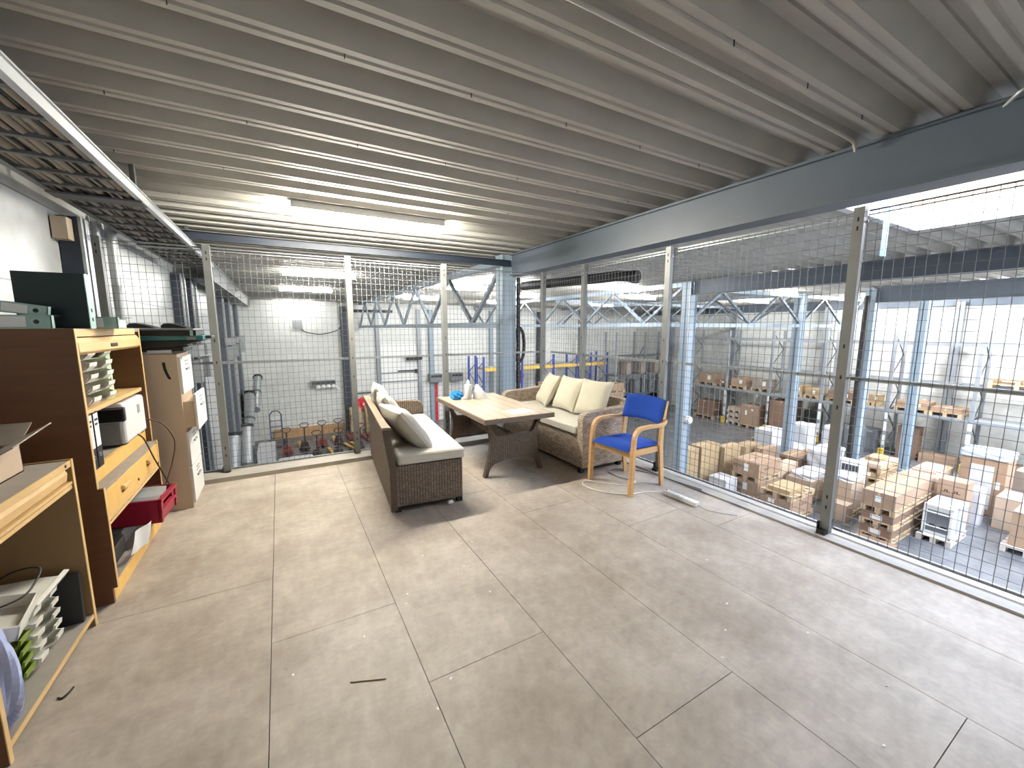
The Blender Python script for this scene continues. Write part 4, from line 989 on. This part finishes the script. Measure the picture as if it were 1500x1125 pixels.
# D: two brown cartons behind
pallet('pallet under the tan carton with two small white labels', 13.7, 7.72, HZ)
carton('square tan carton with two small white labels behind the printed stack', 13.8, 7.78, HZ+.145, .92, .48, .80, 'cardboard_tan', lab=[('x', .05, .16, .30, .42), ('y', .12, .26, .34, .46)])
carton('orange-brown carton next to the square tan one', 14.1, 7.36, HZ, .86, .30, .92, 'cardboard')
# E/F: behind the printed stack
carton('long pale carton leaning low beside the printed stack and the blue column', 12.96, 6.22, HZ, 1.0, .34, .86, 'cardboard_pale')
carton('brown carton seen just past the blue column foot', 14.9, 6.72, HZ, 1.0, .5, .62, 'cardboard_dark')
carton('flat brown carton lid lying on the carton past the blue column', 14.86, 6.66, HZ+.622, 1.06, .56, .10, 'cardboard')
carton('wide pale carton in front of the lone post, half wrapped', 13.1, 5.42, HZ, 1.25, .70, .62, 'cardboard_pale')
def wrapped(label, x, y, z, dx, dy, h, m_='wrap_white', seed=0, name='wrapped_load', cat='wrapped goods'):
    t = thing(name, label, cat, (x+dx/2, y+dy/2, z), 0, 'wrapped loads in the hall')
    rnd = random.Random(seed); ph = [rnd.uniform(0, 6) for _ in range(5)]
    def fn(a, b):
        an = 2*PI*a; c_, s_ = math.cos(an), math.sin(an); q = (abs(c_)**6+abs(s_)**6)**(-1/6)
        bb = min(1, b*1.25); top = 1 if b < .8 else max(0, 1-(b-.8)/.2)
        k = (1+.03*math.sin(5*an+ph[0]+9*b)+.02*math.sin(11*an+ph[1]))*(top**.45 if b > .8 else 1)
        return (dx/2*c_*q*k, dy/2*s_*q*k, h*(bb if b < .8 else 1+.05*(b-.8)/.2+.02*math.sin(6*an+ph[2])*top))
    MB().grid(fn, 36, 18).build('film', m_, t); return t
wrapped('white plastic sheet bunched over goods past the blue column', 15.3, 5.95, HZ+.45, 1.3, .68, .55, 'wrap_white', 2)
carton('brown base carton carrying the bunched white plastic sheet', 15.35, 6.0, HZ, 1.2, .65, .449, 'cardboard_dark')
wrapped('white film over the wide pale carton by the lone post', 13.15, 5.45, HZ+.622, 1.1, .62, .14, 'wrap_white', 3)
carton('grey-white appliance carton in the aisle before the rack', 17.02, 8.6, HZ+.145, 1.0, .7, .75, 'wrap_white', tape=False); pallet('pallet under the grey-white appliance carton before the rack', 16.92, 8.55, HZ)
wrapped('grey-white wrapped washing machine in the aisle by the rack', 18.35, 7.9, HZ+.145, .75, .75, .95, 'wrap_white', 5); pallet('pallet under the wrapped washing machine by the rack', 18.2, 7.85, HZ)
wrapped('white wrapped cabinet with dark film at the rack aisle', 19.15, 7.29, HZ, .7, .52, 1.05, 'wrap_white', 6); wrapped('dark film wrapped load at the rack aisle', 19.55, 6.68, HZ, .75, .52, 1.1, 'wrap_grey', 7)
pallet('empty yellowish pallet lying on the floor by the rack upright', 18.2, 9.3, HZ)
carton('pale low carton on the yellowish pallet by the rack upright', 18.3, 9.35, HZ+.145, 1.0, .65, .35, 'cardboard_pale')
wrapped('white wrapped bale low behind the blue column', 16.6, 7.7, HZ, 1.1, .7, .5, 'wrap_white', 8)
# G: beyond the lone post
t = thing('heat_pump', 'tall white outdoor unit with a dark grille behind the lone fence post', 'outdoor unit', (13.95, 4.62, HZ+.145), 0)
B('casing', 'plastic_white', t, (0, .35, 0, .62, 0, 1.12), bevel=.02); B('grille', 'grille_dark', t, (-.004, .0, .06, .46, .08, 1.02)); B('grille_bars', 'plastic_white', t, *[(-.008, -.004, .06+.08*i, .066+.08*i, .08, 1.02) for i in range(6)], *[(-.008, -.004, .06, .46, .2+.2*i, .206+.2*i) for i in range(4)])
pallet('pallet under the tall white outdoor unit', 13.85, 4.55, HZ, .88, .75)
t = carton('tan wrapped carton standing right behind the lone fence post', 12.95, 4.45, HZ+.145, .75, .55, .80, 'cardboard_pale'); pallet('pallet under the tan wrapped carton behind the lone fence post', 12.9, 4.4, HZ, .9, .65)
carton('short pale carton at the foot of the lone fence post beyond the mesh', 12.5, 4.35, HZ, .38, .5, .45, 'cardboard_pale')
o = wrapped('white film hood over the tan wrapped carton', 12.95, 4.46, HZ+.946, .74, .52, .12, 'wrap_white', 9)
# pallet pile with carton
x, y, z = 14.75, 4.45, HZ
carton('tan carton at the bottom of the pallet pile with a carton on top', 14.8, 4.5, HZ, 1.3, .58, .55, 'cardboard_tan'); z += .552
for i in range(2):
    pallet(['lower of the two pallets in the pile beyond the white outdoor unit', 'upper of the two pallets in the pile beyond the white outdoor unit'][i], x+.02*i, y, z, 1.35, .63); z += .145
    if i == 0: carton('thin carton between the two piled pallets', x+.05, y+.03, z, 1.25, .56, .16, 'cardboard_tan', lab=[('x', .2, .4, .02, .14)]); z += .162
carton('flat carton lying on the pallet pile', x+.03, y+.02, z, 1.3, .58, .12, 'cardboard_pale'); z += .122
carton('small carton topping the pallet pile', x+.35, y+.15, z, .6, .34, .10, 'cardboard_tan')
# long stack of three
x, y, z = 12.05, 3.30, HZ
for i in range(3):
    pallet(['lowest long pallet under the stack of long cartons', 'middle long pallet in the stack of long cartons', 'top long pallet under the big long carton'][i], x-.02, y-.02, z, 2.5, .64); z += .145
    if i < 2: carton(['lowest flat long carton in the stack', 'second flat long carton in the stack'][i], x, y, z, 2.42, .60, .20, 'cardboard_dark', lab=[('x', .2, .42, .03, .14)]); z += .202
carton('big long brown carton on top of the long stack by the floor edge', x, y, z, 2.5, .62, .36, 'cardboard', lab=[('x', .26, .37, .12, .26)])
carton('flat brown cardboard sheet pile on the floor before the long stack', 11.3, 3.15, HZ, .70, .75, .10, 'cardboard_dark', tape=False)
x, y, z = 14.75, 3.42, HZ
for i in range(2):
    pallet(['lower pallet of the pale stack behind the long carton', 'upper pallet of the pale stack behind the long carton'][i], x, y, z, 2.0, .62, 'pallet_white'); z += .145
    carton(['lower carton of the pale stack behind the long carton', 'upper pale carton behind the long carton'][i], x+.03, y+.02, z, 1.94, .58, .38, 'cardboard_pale'); z += .382
carton('loose flat carton with dark slots on the pale stack', x+.6, y+.05, z+.001, 1.0, .5, .06, 'cardboard_pale')
# white heat pump on pallet, cartons beside
x, y = 13.1, 2.56
pallet('white-washed pallet under the white heat pump crate', x, y, HZ, 1.15, .6, 'pallet_white')
t = thing('heat_pump', 'white heat pump with two dark ports on a whitewashed pallet', 'heat pump', (x+.06, y+.04, HZ+.146), 0)
B('casing', 'plastic_white', t, (.05, .42, .02, .48, .03, .72), bevel=.015); B('front_panel', 'machine_grey', t, (.045, .05, .06, .44, .10, .62), bevel=.004)
B('frame', 'plastic_white', t, (0, .04, 0, .04, 0, .74), (0, .04, .46, .50, 0, .74), (0, .44, 0, .5, 0, .035), (0, .04, .03, .47, .22, .24), (0, .04, .03, .47, .56, .58), (0, .46, 0, .5, .72, .75))
for yy in (.14, .33):
    k = MB(); k.lathe([(.055, 0), (.055, -.02), (0, -.02)], (.046, yy, .25), 16, axis='x'); k.build('port', 'cable_dark', t)
t = thing('heat_pump', 'plain white boxed unit right behind the heat pump with two ports', 'appliance', (13.62, 2.58, HZ+.146)); B('casing', 'wrap_white', t, (0, .6, 0, .56, 0, .72), bevel=.02); B('top_edge', 'plastic_grey', t, (-.004, .6, -.004, .0, .60, .64))
c = carton('upright brown carton with printed marks behind the white heat pump', 14.30, 2.66, HZ, .50, .52, 1.27, 'cardboard', tape=False); ink(c, 'x', .44, .96, .07, 'ink_black'); 
wrapped('white wrapped scooter-like machine beside the upright brown carton', 15.1, 2.55, HZ, .5, .4, .95, 'wrap_white', 12)
carton('small open white carton between the brown carton and the big wrapped one', 15.0, 3.0, HZ+.0, .5, .4, 1.05, 'cardboard_pale')
t = carton('big film-wrapped brown carton with a white stripe under a plastic hood', 16.4, 2.42, HZ, .9, .85, 1.55, 'cardboard', tape=False, lab=[('x', .08, .18, .75, .95)])
B('film_window', 'wrap_white', t, (-.004, -.001, .22, .66, .15, 1.35))
wrapped('blue-white plastic hood on the big film-wrapped carton', 16.35, 2.38, HZ+1.552, 1.0, .95, .14, 'wrap_blue', 13)
# right: brown carton on white pallet
pallet('white-washed pallet under the brown carton with printed marks at the floor edge', 14.0, 1.20, HZ, 1.1, .80, 'pallet_white')
c = carton('brown carton with printed marks on a whitewashed pallet at the view edge', 14.15, 1.25, HZ+.146, .85, .66, .80, 'cardboard', tape=False); ink(c, 'x', .46, .56, .07, 'ink_black')
c = carton('pale open-topped carton behind the brown carton at the view edge', 15.5, 1.55, HZ, .9, .85, .82, 'cardboard_pale', lab=[('x', .15, .3, .40, .58)])
carton('grey-brown carton standing farther back at the view edge', 17.6, 1.75, HZ+.4, .8, .7, .7, 'cardboard_grey', lab=[('x', .3, .42, .30, .38)]); carton('low dark carton base under the grey-brown carton', 17.6, 1.75, HZ, .8, .7, .398, 'cardboard_dark')
wrapped('white crumpled bag on the floor between the pale stack and big carton', 16.9, 3.9, HZ, .55, .45, .42, 'wrap_white', 15); wrapped('second smaller crumpled white bag on the floor before the rack', 17.3, 3.45, HZ, .45, .4, .35, 'wrap_white', 16)

# ------------------------------------------------------------------ pallet rack along the right wall
RX0, RX1 = 20.5, 21.6; RY = [1.75, 4.0, 6.25, 8.5, 10.7, 12.9, 15.13]; L1, L2, L3 = -1.62, -.44, 1.02
def rack_frame(label, y):
    t = thing('rack_upright', label, 'rack frame', (RX0, y, HZ), 0, 'upright frames of the pallet rack'); h = 1.40-HZ; d = RX1-RX0
    for x in (0, d-.1): B('post', 'rack_grey', t, (x, x+.1, -.05, .05, 0, h))
    z = .25; i = 0
    while z < h-.7:
        MB().bar((.1, 0, z if i % 2 == 0 else z+.75), (d-.1, 0, z+.75 if i % 2 == 0 else z), .03, .03, up=(0, 1, 0)).build('brace', 'rack_dark', t); z += .75; i += 1
    B('guard_sleeve', 'plastic_white', t, (-.012, -.001, -.055, .055, .45, .85), (-.012, -.001, -.055, .055, 1.0, 1.4), (-.012, -.001, -.055, .055, 1.5, 1.75))
    B('foot_guard', 'yellow_guard', t, (-.12, -.02, -.09, .09, 0, .32), bevel=.02)
    return t
f0 = None
fl = ['rack frame outside the view', 'rack frame beside the bay with the lone wooden pallet', 'rack frame behind the free-standing blue column', 'rack frame just past the lone fence post', 'rack frame between the big brown carton and the white goods', 'rack frame between the low white pallet stack and big brown cartons', 'end frame of the rack nearest the far hall corner']
for i, y in enumerate(RY):
    if f0 is None: f0 = rack_frame(fl[i], y)
    else: dup(f0, fl[i], (RX0, y, HZ))
b0 = None
lv = ['low', 'middle', 'high']
bayn = ['at the view edge', 'with the lone wooden pallet', 'behind the lone fence post', 'behind the blue columns', 'with the big brown cartons', 'nearest the far hall corner']
for j, z in enumerate((L1, L2, L3)):
    for i in range(6):
        lb = f'{lv[j]} pair of rack beams in the bay {bayn[i]}'
        Ly = RY[i+1]-RY[i]-.108
        t = thing('rack_beam', lb, 'rack beam', (RX0, RY[i]+.054, z), 0, 'beams of the pallet rack', kind='thing')
        B('front_beam', 'rack_grey', t, (-.01, .045, 0, Ly, -.11, 0)); B('rear_beam', 'rack_grey', t, (RX1-RX0-.045, RX1-RX0+.01, 0, Ly, -.11, 0))
        if j == 0: B('deck', 'rack_deck', t, (.046, RX1-RX0-.046, 0, Ly, -.03, 0))
        if j == 1: B('support_bar', 'rack_grey', t, *[(.046, RX1-RX0-.046, Ly*(k+1)/4-.02, Ly*(k+1)/4+.02, -.06, -.02) for k in range(3)])
rb = [ # (x, y, z, dx, dy, h, mat, label, on pallet?)
 (20.75, 13.75, L1, .8, 1.0, .62, 'cardboard', 'brown box on the low shelf in the bay nearest the far corner'),
 (20.72, 13.0, L1, .8, .65, .34, 'cardboard_dark', 'flat brown box on the low shelf beside the corner one'),
 (20.7, 12.0, L1, .85, .75, .55, 'cardboard', 'brown carton on the low shelf over the white pallet stack'),
 (20.8, 10.85, L1, .7, .85, .6, 'cardboard_grey', 'grey netted carton on the low shelf by the big brown carton'),
 (20.7, 9.35, L1, .8, .5, .50, 'cardboard_tan', 'yellow-brown carton on the low shelf above the dark film load'),
 (20.7, 8.72, L1, .8, .5, .42, 'cardboard_tan', 'second yellow-brown carton on the low shelf next to the upright'),
 (20.7, 7.4, L1, .85, .95, .45, 'cardboard_dark', 'reddish brown carton on the low shelf crossing the blue column'),
 (20.95, 6.65, L1, .5, .35, .45, 'cardboard_tan', 'small tan box on the low shelf past the blue column'),
 (20.65, 5.15, L1, .9, .9, .38, 'cardboard', 'wide pale-topped carton on the low shelf past the lone fence post'),
]
for i, (x, y, z, dx, dy, h, m_, lb) in enumerate(rb):
    pallet('pallet under the '+lb.split(' on the')[0]+' on the low shelf', x-.03, y-.03, z+.001, dx+.06, dy+.06, detail=False)
    carton(lb, x, y, z+.147, dx, dy, h-.14, m_, lab=[('x', dy*.2, dy*.4, (h-.14)*.3, (h-.14)*.8)])
pallet('pallet with a brown lid on the low shelf behind the free-standing column', 20.6, 4.25, L1+.001, .9, .85); carton('brown lidded carton on the low shelf behind the free-standing column', 20.62, 4.28, L1+.147, .85, .78, .16, 'cardboard')
pallet('empty pale pallet on the low shelf between two uprights', 20.6, 5.62-.40+.9, L1+.001, .9, .5) if 0 else None
for i in range(2): pallet(['lower of the two weathered pallets on the middle rack level', 'upper of the two weathered pallets on the middle rack level'][i], 20.45+.06*i, 2.5, L2+.002+.146*i, 1.1, 1.25)
# goods on the floor under the rack
pallet('pallet under the reddish carton in the corner bay floor', 20.6, 13.6, HZ, .9, 1.15); carton('reddish brown carton on the floor of the corner rack bay', 20.65, 13.65, HZ+.146, .8, 1.0, .85, 'cardboard_dark')
for i in range(3): pallet(['bottom', 'middle', 'top'][i]+' pallet of the white low stack in the rack', 20.55, 12.02, HZ+.3*i, .9, .75, 'pallet_white'); carton(['bottom', 'middle', 'top'][i]+' flat white carton of the low stack in the rack', 20.58, 12.05, HZ+.3*i+.145, .84, .69, .15, 'cardboard_pale')
pallet('pallet under the wide brown carton before the big one', 20.35, 11.05, HZ, .95, .95); carton('wide brown carton with white labels in the rack floor bay', 20.4, 11.1, HZ+.146, .85, .85, 1.0, 'cardboard', lab=[('x', .5, .6, .5, .75), ('x', .2, .3, .75, .85)])
pallet('white pallet under the biggest brown carton in the rack floor bay', 20.35, 9.50, HZ, 1.1, 1.08, 'pallet_white'); carton('biggest brown carton in the rack floor bay, almost at the shelf', 20.42, 9.54, HZ+.146, .95, 1.0, 1.45, 'cardboard_dark')
wrapped('black wrapped roll standing at the big brown carton in the rack', 20.8, 8.72, HZ, .7, .55, 1.3, 'case_black', 21)
carton('tall brown carton leaning on the wall side under the rack', 20.9, 5.35, HZ, .5, .6, 1.25, 'cardboard_dark', tape=False); carton('long low brown cartons stored flat under the rack', 20.7, 2.2, HZ, .9, 1.6, .45, 'cardboard_dark', tape=False)
carton('long brown carton lying under the rack by the wall column', 20.8, 4.3, HZ, .6, .95, .35, 'cardboard', tape=False); wrapped('dark covered goods under the rack behind the lone post', 20.6, 6.6, HZ, .95, 1.5, .9, 'wrap_grey', 23)
# grey shelving in the far corner
t = thing('storage_shelf', 'dark cluttered grey shelving in the far hall corner behind the armchair', 'shelving', (17.0, 17.5, HZ))
for x in (0, 2.4, 4.6):
    for y in (0, .9): B('post', 'rack_grey', t, (x, x+.09, y, y+.09, 0, 4.8))
for z in (1.0, 2.2, 3.3): B('shelf', 'rack_dark', t, (0, 4.69, 0, .99, z, z+.08))
for x in (0, 2.4): MB().bar((x+.05, .05, .3), (x+2.3, .05, 3.9), .05, .05).build('brace', 'rack_dark', t)
rnd = random.Random(31)
for i in range(11):
    x = 17.15+.40*i; zz = HZ+[0, 1.081, 2.281][i % 3]; carton(f'{["dark", "grey", "dull"][i % 3]} bundle in the {ORD[i]} place along the corner shelving', x, 17.55, zz, .36, .8, [.9, .8, .7][i % 3], ['case_black', 'wrap_grey', 'cardboard_grey'][i % 3], tape=False, name='bundle', cat='bundle', group='bundles in the corner shelving')
for i in range(4): pallet(['pallet pile beside the corner shelving, lowest pallet', 'pallet pile beside the corner shelving, second pallet', 'pallet pile beside the corner shelving, third pallet', 'pallet pile beside the corner shelving, top pallet'][i], 15.4, 16.3, HZ+.5*i, 1.2, .9); carton(['lowest flat load on the pallet pile by the corner shelving', 'second flat load on the pallet pile by the corner shelving', 'third flat load on the pallet pile by the corner shelving', 'top flat load on the pallet pile by the corner shelving'][i], 15.43, 16.33, HZ+.5*i+.145, 1.1, .8, .35, 'cardboard')
# blue and yellow rack
def blue_frame(label, x, y=19.0):
    t = thing('blue_rack_upright', label, 'rack frame', (x, y, HZ), 0, 'blue frames of the yellow-beamed rack')
    for yy in (0, 1.0): B('post', 'rack_blue', t, (-.045, .045, yy-.05, yy+.05, 0, 3.55))
    for i in range(5):
        MB().bar((0, 0 if i % 2 else 1.0, .3+.6*i), (0, 1.0 if i % 2 else 0, .9+.6*i), .03, .03, up=(1, 0, 0)).build('brace', 'rack_blue', t)
    return t
bxs = [8.75, 9.15, 11.0, 11.5, 13.6, 15.3, 16.4, 17.7]
bl = ['outermost blue rack frame at the open end beside the white bottle', 'second blue rack frame just before the blue column', 'blue rack frame directly past the blue column', 'blue rack frame by the dark red hose reel', 'blue rack frame behind the far sofa armrest', 'blue rack frame behind the corner pillow', 'blue rack frame behind the middle pillow', 'last blue rack frame near the corner shelving']
bf = None
for x, lb in zip(bxs, bl):
    if bf is None: bf = blue_frame(lb, x)
    else: dup(bf, lb, (x, 19.0, HZ))
for i, (a, b, lb) in enumerate(((9.15, 11.0, 'yellow rack beam hidden in part by the blue column'), (11.5, 13.6, 'yellow rack beam above the dark red hose reel'), (13.6, 15.3, 'yellow rack beam above the corner pillow'), (15.3, 16.4, 'short yellow rack beam behind the middle pillow'), (16.4, 17.7, 'yellow rack beam nearest the corner shelving'))):
    t = thing('yellow_rack_beam', lb, 'rack beam', (a, 19.0, -.72), 0, 'yellow beams of the blue rack', kind='thing')
    B('front_beam', 'rack_yellow', t, (.046, b-a-.046, -.05, .0, 0, .16)); B('rear_beam', 'rack_yellow', t, (.046, b-a-.046, 1.0, 1.05, 0, .16)); B('deck_boards', 'pallet_white', t, (.046, b-a-.046, .001, .999, .12, .17))
carton('low white-topped load on the floor before the blue rack', 9.3, 17.6, HZ+.5, 1.5, .9, .35, 'cardboard_pale'); pallet('pallet pile carrying the white-topped load before the blue rack', 9.3, 17.6, HZ+.35, 1.5, .9, 'pallet_white'); carton('brown base under the white-topped load before the blue rack', 9.3, 17.6, HZ, 1.5, .9, .345, 'cardboard_dark')
def hose_reel(label, x, z, m_, r=.36):
    t = thing('hose_reel', label, 'fire hose reel', (x, YB, z))
    MB().lathe([(.05, -.06), (r, -.06), (r, -.12), (r*.55, -.12), (r*.5, -.10), (r*.2, -.10), (r*.2, -.14), (0, -.14)], n=28, axis='y').build('reel', m_, t)
    MB().lathe([(.02, -.15), (r*.16, -.15), (r*.16, -.10)], n=16, axis='y').build('hub', 'plastic_white', t); B('wall_bracket', 'cable_dark', t, (-.06, .06, -.07, -.005, -.1, .1))
    MB().tube([(0, -.14, -r), (.05, -.14, -r-.18), (.02, -.1, -r-.3)], .03, 8).build('nozzle', 'cable_dark', t); return t
hose_reel('bright red fire hose reel on the far wall behind the sofa back', 3.42, -2.25, 'hose_red'); hose_reel('dark red hose reel on the far wall within the blue rack', 12.4, -1.35, 'hose_dark', .42)
# wall devices
t = thing('wall_unit', 'dark wall unit with four white cups and a side tap on the far white wall', 'wall unit', (1.68, YB, -1.15))
B('housing', 'machine_grey', t, (-.50, .50, -.30, -.002, -.05, .22)); B('dark_front', 'cable_dark', t, (-.48, .48, -.31, -.30, .08, .2))
for i in range(4): MB().lathe([(.0, -.36), (.09, -.36), (.10, -.30), (.10, -.2)], (-.25+.22*i, 0, -.06), 14, axis='y').build('cup', 'plastic_white', t)
MB().tube([(.42, -.3, -.02), (.62, -.36, -.2)], .06, 8).build('side_tap', 'plastic_white', t)
for i, (x, lb) in enumerate(((7.15, 'grey fan heater on the far wall before the table post'), (8.35, 'grey fan heater on the far wall right of the table post, above the bottle'))):
    t = thing('fan_heater', lb.replace(' right of the table post, above the bottle', ' above the blue plastic bag'), 'fan heater', (x, YB, -1.1)); B('housing', 'machine_grey', t, (-.35, .35, -.45, -.002, -.25, .2), bevel=.03); B('louvre', 'cable_dark', t, (-.3, .3, -.46, -.451, .02, .16))
t = thing('wall_speaker', 'black boxy speaker on an arm at the far wall near the loading door', 'speaker', (6.15, YB, .05)); B('body', 'rubber_black', t, (-.55, .25, -.55, -.25, -.14, .10), bevel=.03); B('arm', 'rubber_black', t, (.1, .2, -.26, -.002, -.04, .04))
t = thing('loading_door', 'white loading door with grey cross bars on the far wall', 'loading door', (5.3, YB, HZ))
B('leaf', 'plastic_white', t, (-.92, .92, -.06, -.002, 0, 4.2)); B('cross_bar', 'rack_grey', t, (-.92, .92, -.10, -.06, 2.25, 2.33), (-.92, .92, -.10, -.06, 2.72, 2.78)); B('lift_bar', 'rubber_black', t, (-.1, .78, -.14, -.10, 2.80, 2.86)); B('side_plate', 'rubber_black', t, (.79, .92, -.16, -.10, 2.70, 2.90))
struct(B('door_1', 'door_red', None, (6.95, 7.35, YB-.06, YB-.01, HZ, -1.45)), 'red door leaf on the far wall'); struct(B('trim_3', 'plastic_white', None, (6.75, 6.95, YB-.05, YB-.01, HZ, -1.3), (7.35, 7.5, YB-.05, YB-.01, HZ, -1.3)), 'white door trim')
o = B('wall_pipe_run', 'tray_steel', None, (2.95, 4.1, YB-.1, YB-.02, -1.72, -1.64)); tag(o, 'horizontal grey pipe along the far wall behind the sofa', 'pipe')
run('wall_cable', 'dark cable sagging across the far white wall under the roof', 'cable', [(.9, YB-.05, 1.5), (1.1, YB-.06, 1.35), (1.7, YB-.06, 1.25), (2.4, YB-.05, 1.42), (2.6, YB-.05, 1.6)], .02, 'cable_dark')
o = B('junction_box', 'plastic_grey', None, (.55, .95, YB-.08, YB-.002, 1.5, 1.9)); tag(o, 'pale grey junction box on the far white wall', 'junction box')
o = B('black_rail', 'rubber_black', None, (2.7, 5.0, YB-.3, YB-.06, 2.28, 2.42)); tag(o, 'long black unit fixed under the roof edge on the far wall', 'wall unit')
# kick boards of the far wall
o = B('skirting_board', 'plank_wood', None, (-.5, 2.5, YB-.12, YB-.02, HZ, HZ+.42)); tag(o, 'raw timber kick board along the far wall behind the pallet trucks', 'kick board')
# pallet trucks
def pallet_truck(label, x, y, rz, m_, hm='jack_dark'):
    t = thing('pallet_truck', label, 'pallet truck', (x, y, HZ), rz, 'pallet trucks at the far wall')
    for s in (-1, 1):
        k = MB(); k.box(s*.14-.06, s*.14+.06, .0, 1.15, .06, .12); k.build('fork', m_, t)
        k = MB(); k.lathe([(0, -.05), (.04, -.05), (.04, .05), (0, .05)], (s*.14, 1.05, .041), 10, axis='x'); k.build('roller', 'rubber_black', t)
    k = MB(); k.prism([(-.21, .06), (.21, .06), (.10, .42), (-.10, .42)], 'y', -.12, .02); k.build('mast', m_ if m_ != 'jack_yellow' else hm, t)
    k = MB(); k.tube([(0, -.18, .3), (0, -.26, 1.02)], .024, 8); k.build('tiller', hm, t)
    k = MB(); k.tube([(0, -.26, 1.0), (-.12, -.27, 1.05), (-.17, -.28, 1.14), (-.1, -.285, 1.2), (.1, -.285, 1.2), (.17, -.28, 1.14), (.12, -.27, 1.05), (0, -.26, 1.0)], .018, 8); k.build('handle_loop', hm, t)
    k = MB(); k.lathe([(0, -.06), (.09, -.06), (.09, .06), (0, .06)], (0, -.16, .091), 14, axis='x'); k.build('steer_wheel', 'rubber_black', t)
    return t
pts = [(-.02+.35, 17.9, 'jack_red', 'red pallet truck half hidden behind the navy hand truck'), (.62+.35, 18.5, 'jack_yellow', 'yellow pallet truck next to the navy hand truck'), (.95+.35, 16.9, 'jack_dark', 'dark low pallet truck parked before the others'), (1.30+.35, 18.6, 'jack_red', 'red pallet truck with a tall loop in the middle of the row'), (1.72+.35, 16.9, 'jack_yellow', 'small yellow pallet truck at the front of the row'),
       (1.95+.35, 18.7, 'jack_yellow', 'yellow pallet truck in the middle of the row beside the tall red one'), (2.55+.35, 17.3, 'jack_yellow', 'yellow pallet truck turned sideways near the fence post'), (2.62+.35, 18.95, 'jack_red', 'deep red pallet truck under the navy wall column'), (3.30+.35, 18.6, 'jack_red', 'red pallet truck beside the upright pallet'), (4.05+.35, 18.3, 'jack_red', 'red pallet truck under the hose reel')]
pt0 = None; pcache = {}
for i, (x, y, m_, lb) in enumerate(pts):
    rz = [0, .04, .08, 0, .1, -.03, .25, 0, .1, 0][i]
    if m_ not in pcache: pcache[m_] = pallet_truck(lb, x-.35, y, rz, m_)
    else: dup(pcache[m_], lb, (x-.35, y, HZ), rz)
t = thing('hand_truck', 'navy blue upright hand truck with a white panel by the far wall', 'hand truck', (-.38, 19.7, HZ), 0)
for s in (-.22, .22): MB().tube([(s, -.1, .1), (s, .05, .8), (s, .12, 1.35), (s*.5, .13, 1.5), (0, .13, 1.52)], .022, 8).build('rail', 'truck_navy', t)
for z in (.35, .6, .85, 1.1): MB().tube([(-.22, -.05+.14*z, z), (.22, -.05+.14*z, z)], .016, 6).build('rung', 'truck_navy', t)
for s in (-.26, .26): MB().lathe([(0, -.04), (.13, -.04), (.13, .04), (0, .04)], (s, .08, .131), 14, axis='x').build('wheel', 'rubber_black', t)
B('toe_plate', 'truck_navy', t, (-.25, .25, -.35, -.08, .01, .03)); B('panel', 'plastic_white', t, (-.16, .16, .10, .11, 1.0, 1.35))
wrapped('flat white wrapped bundle on the floor beyond the fence rail', -.35, 16.1, HZ, 1.15, .7, .28, 'wrap_white', 33)
carton('wide white sheeted block on the floor in the far wall corner', -1.0, 17.0, HZ, .58, 1.6, .5, 'wrap_white', tape=False)
for i in range(3):
    t = thing('upright_pallet', ['pallet standing on edge against the navy wall column, outer one', 'pallet standing on edge against the navy wall column, middle one', 'pallet standing on edge against the navy wall column, inner one'][i], 'pallet', (2.7+.34*i, 20.2, HZ), 0)
    B('deck', 'pallet_wood', t, *[(.0, .03, .0, .6, .02+.2*k, .16+.2*k) for k in range(6)]); B('runner', 'pallet_wood', t, *[(.03, .15, .25*k, .25*k+.1, 0, 1.2) for k in range(3)])
t = thing('yellow_trestle', 'low yellow trestle with a board under the red hose reel', 'trestle', (3.9, 19.9, HZ)); B('board', 'rack_yellow', t, (-.3, .45, -.2, .2, .82, .95)); B('leg', 'plank_wood', t, (-.28, -.2, -.18, .18, 0, .82), (.35, .43, -.18, .18, 0, .82))
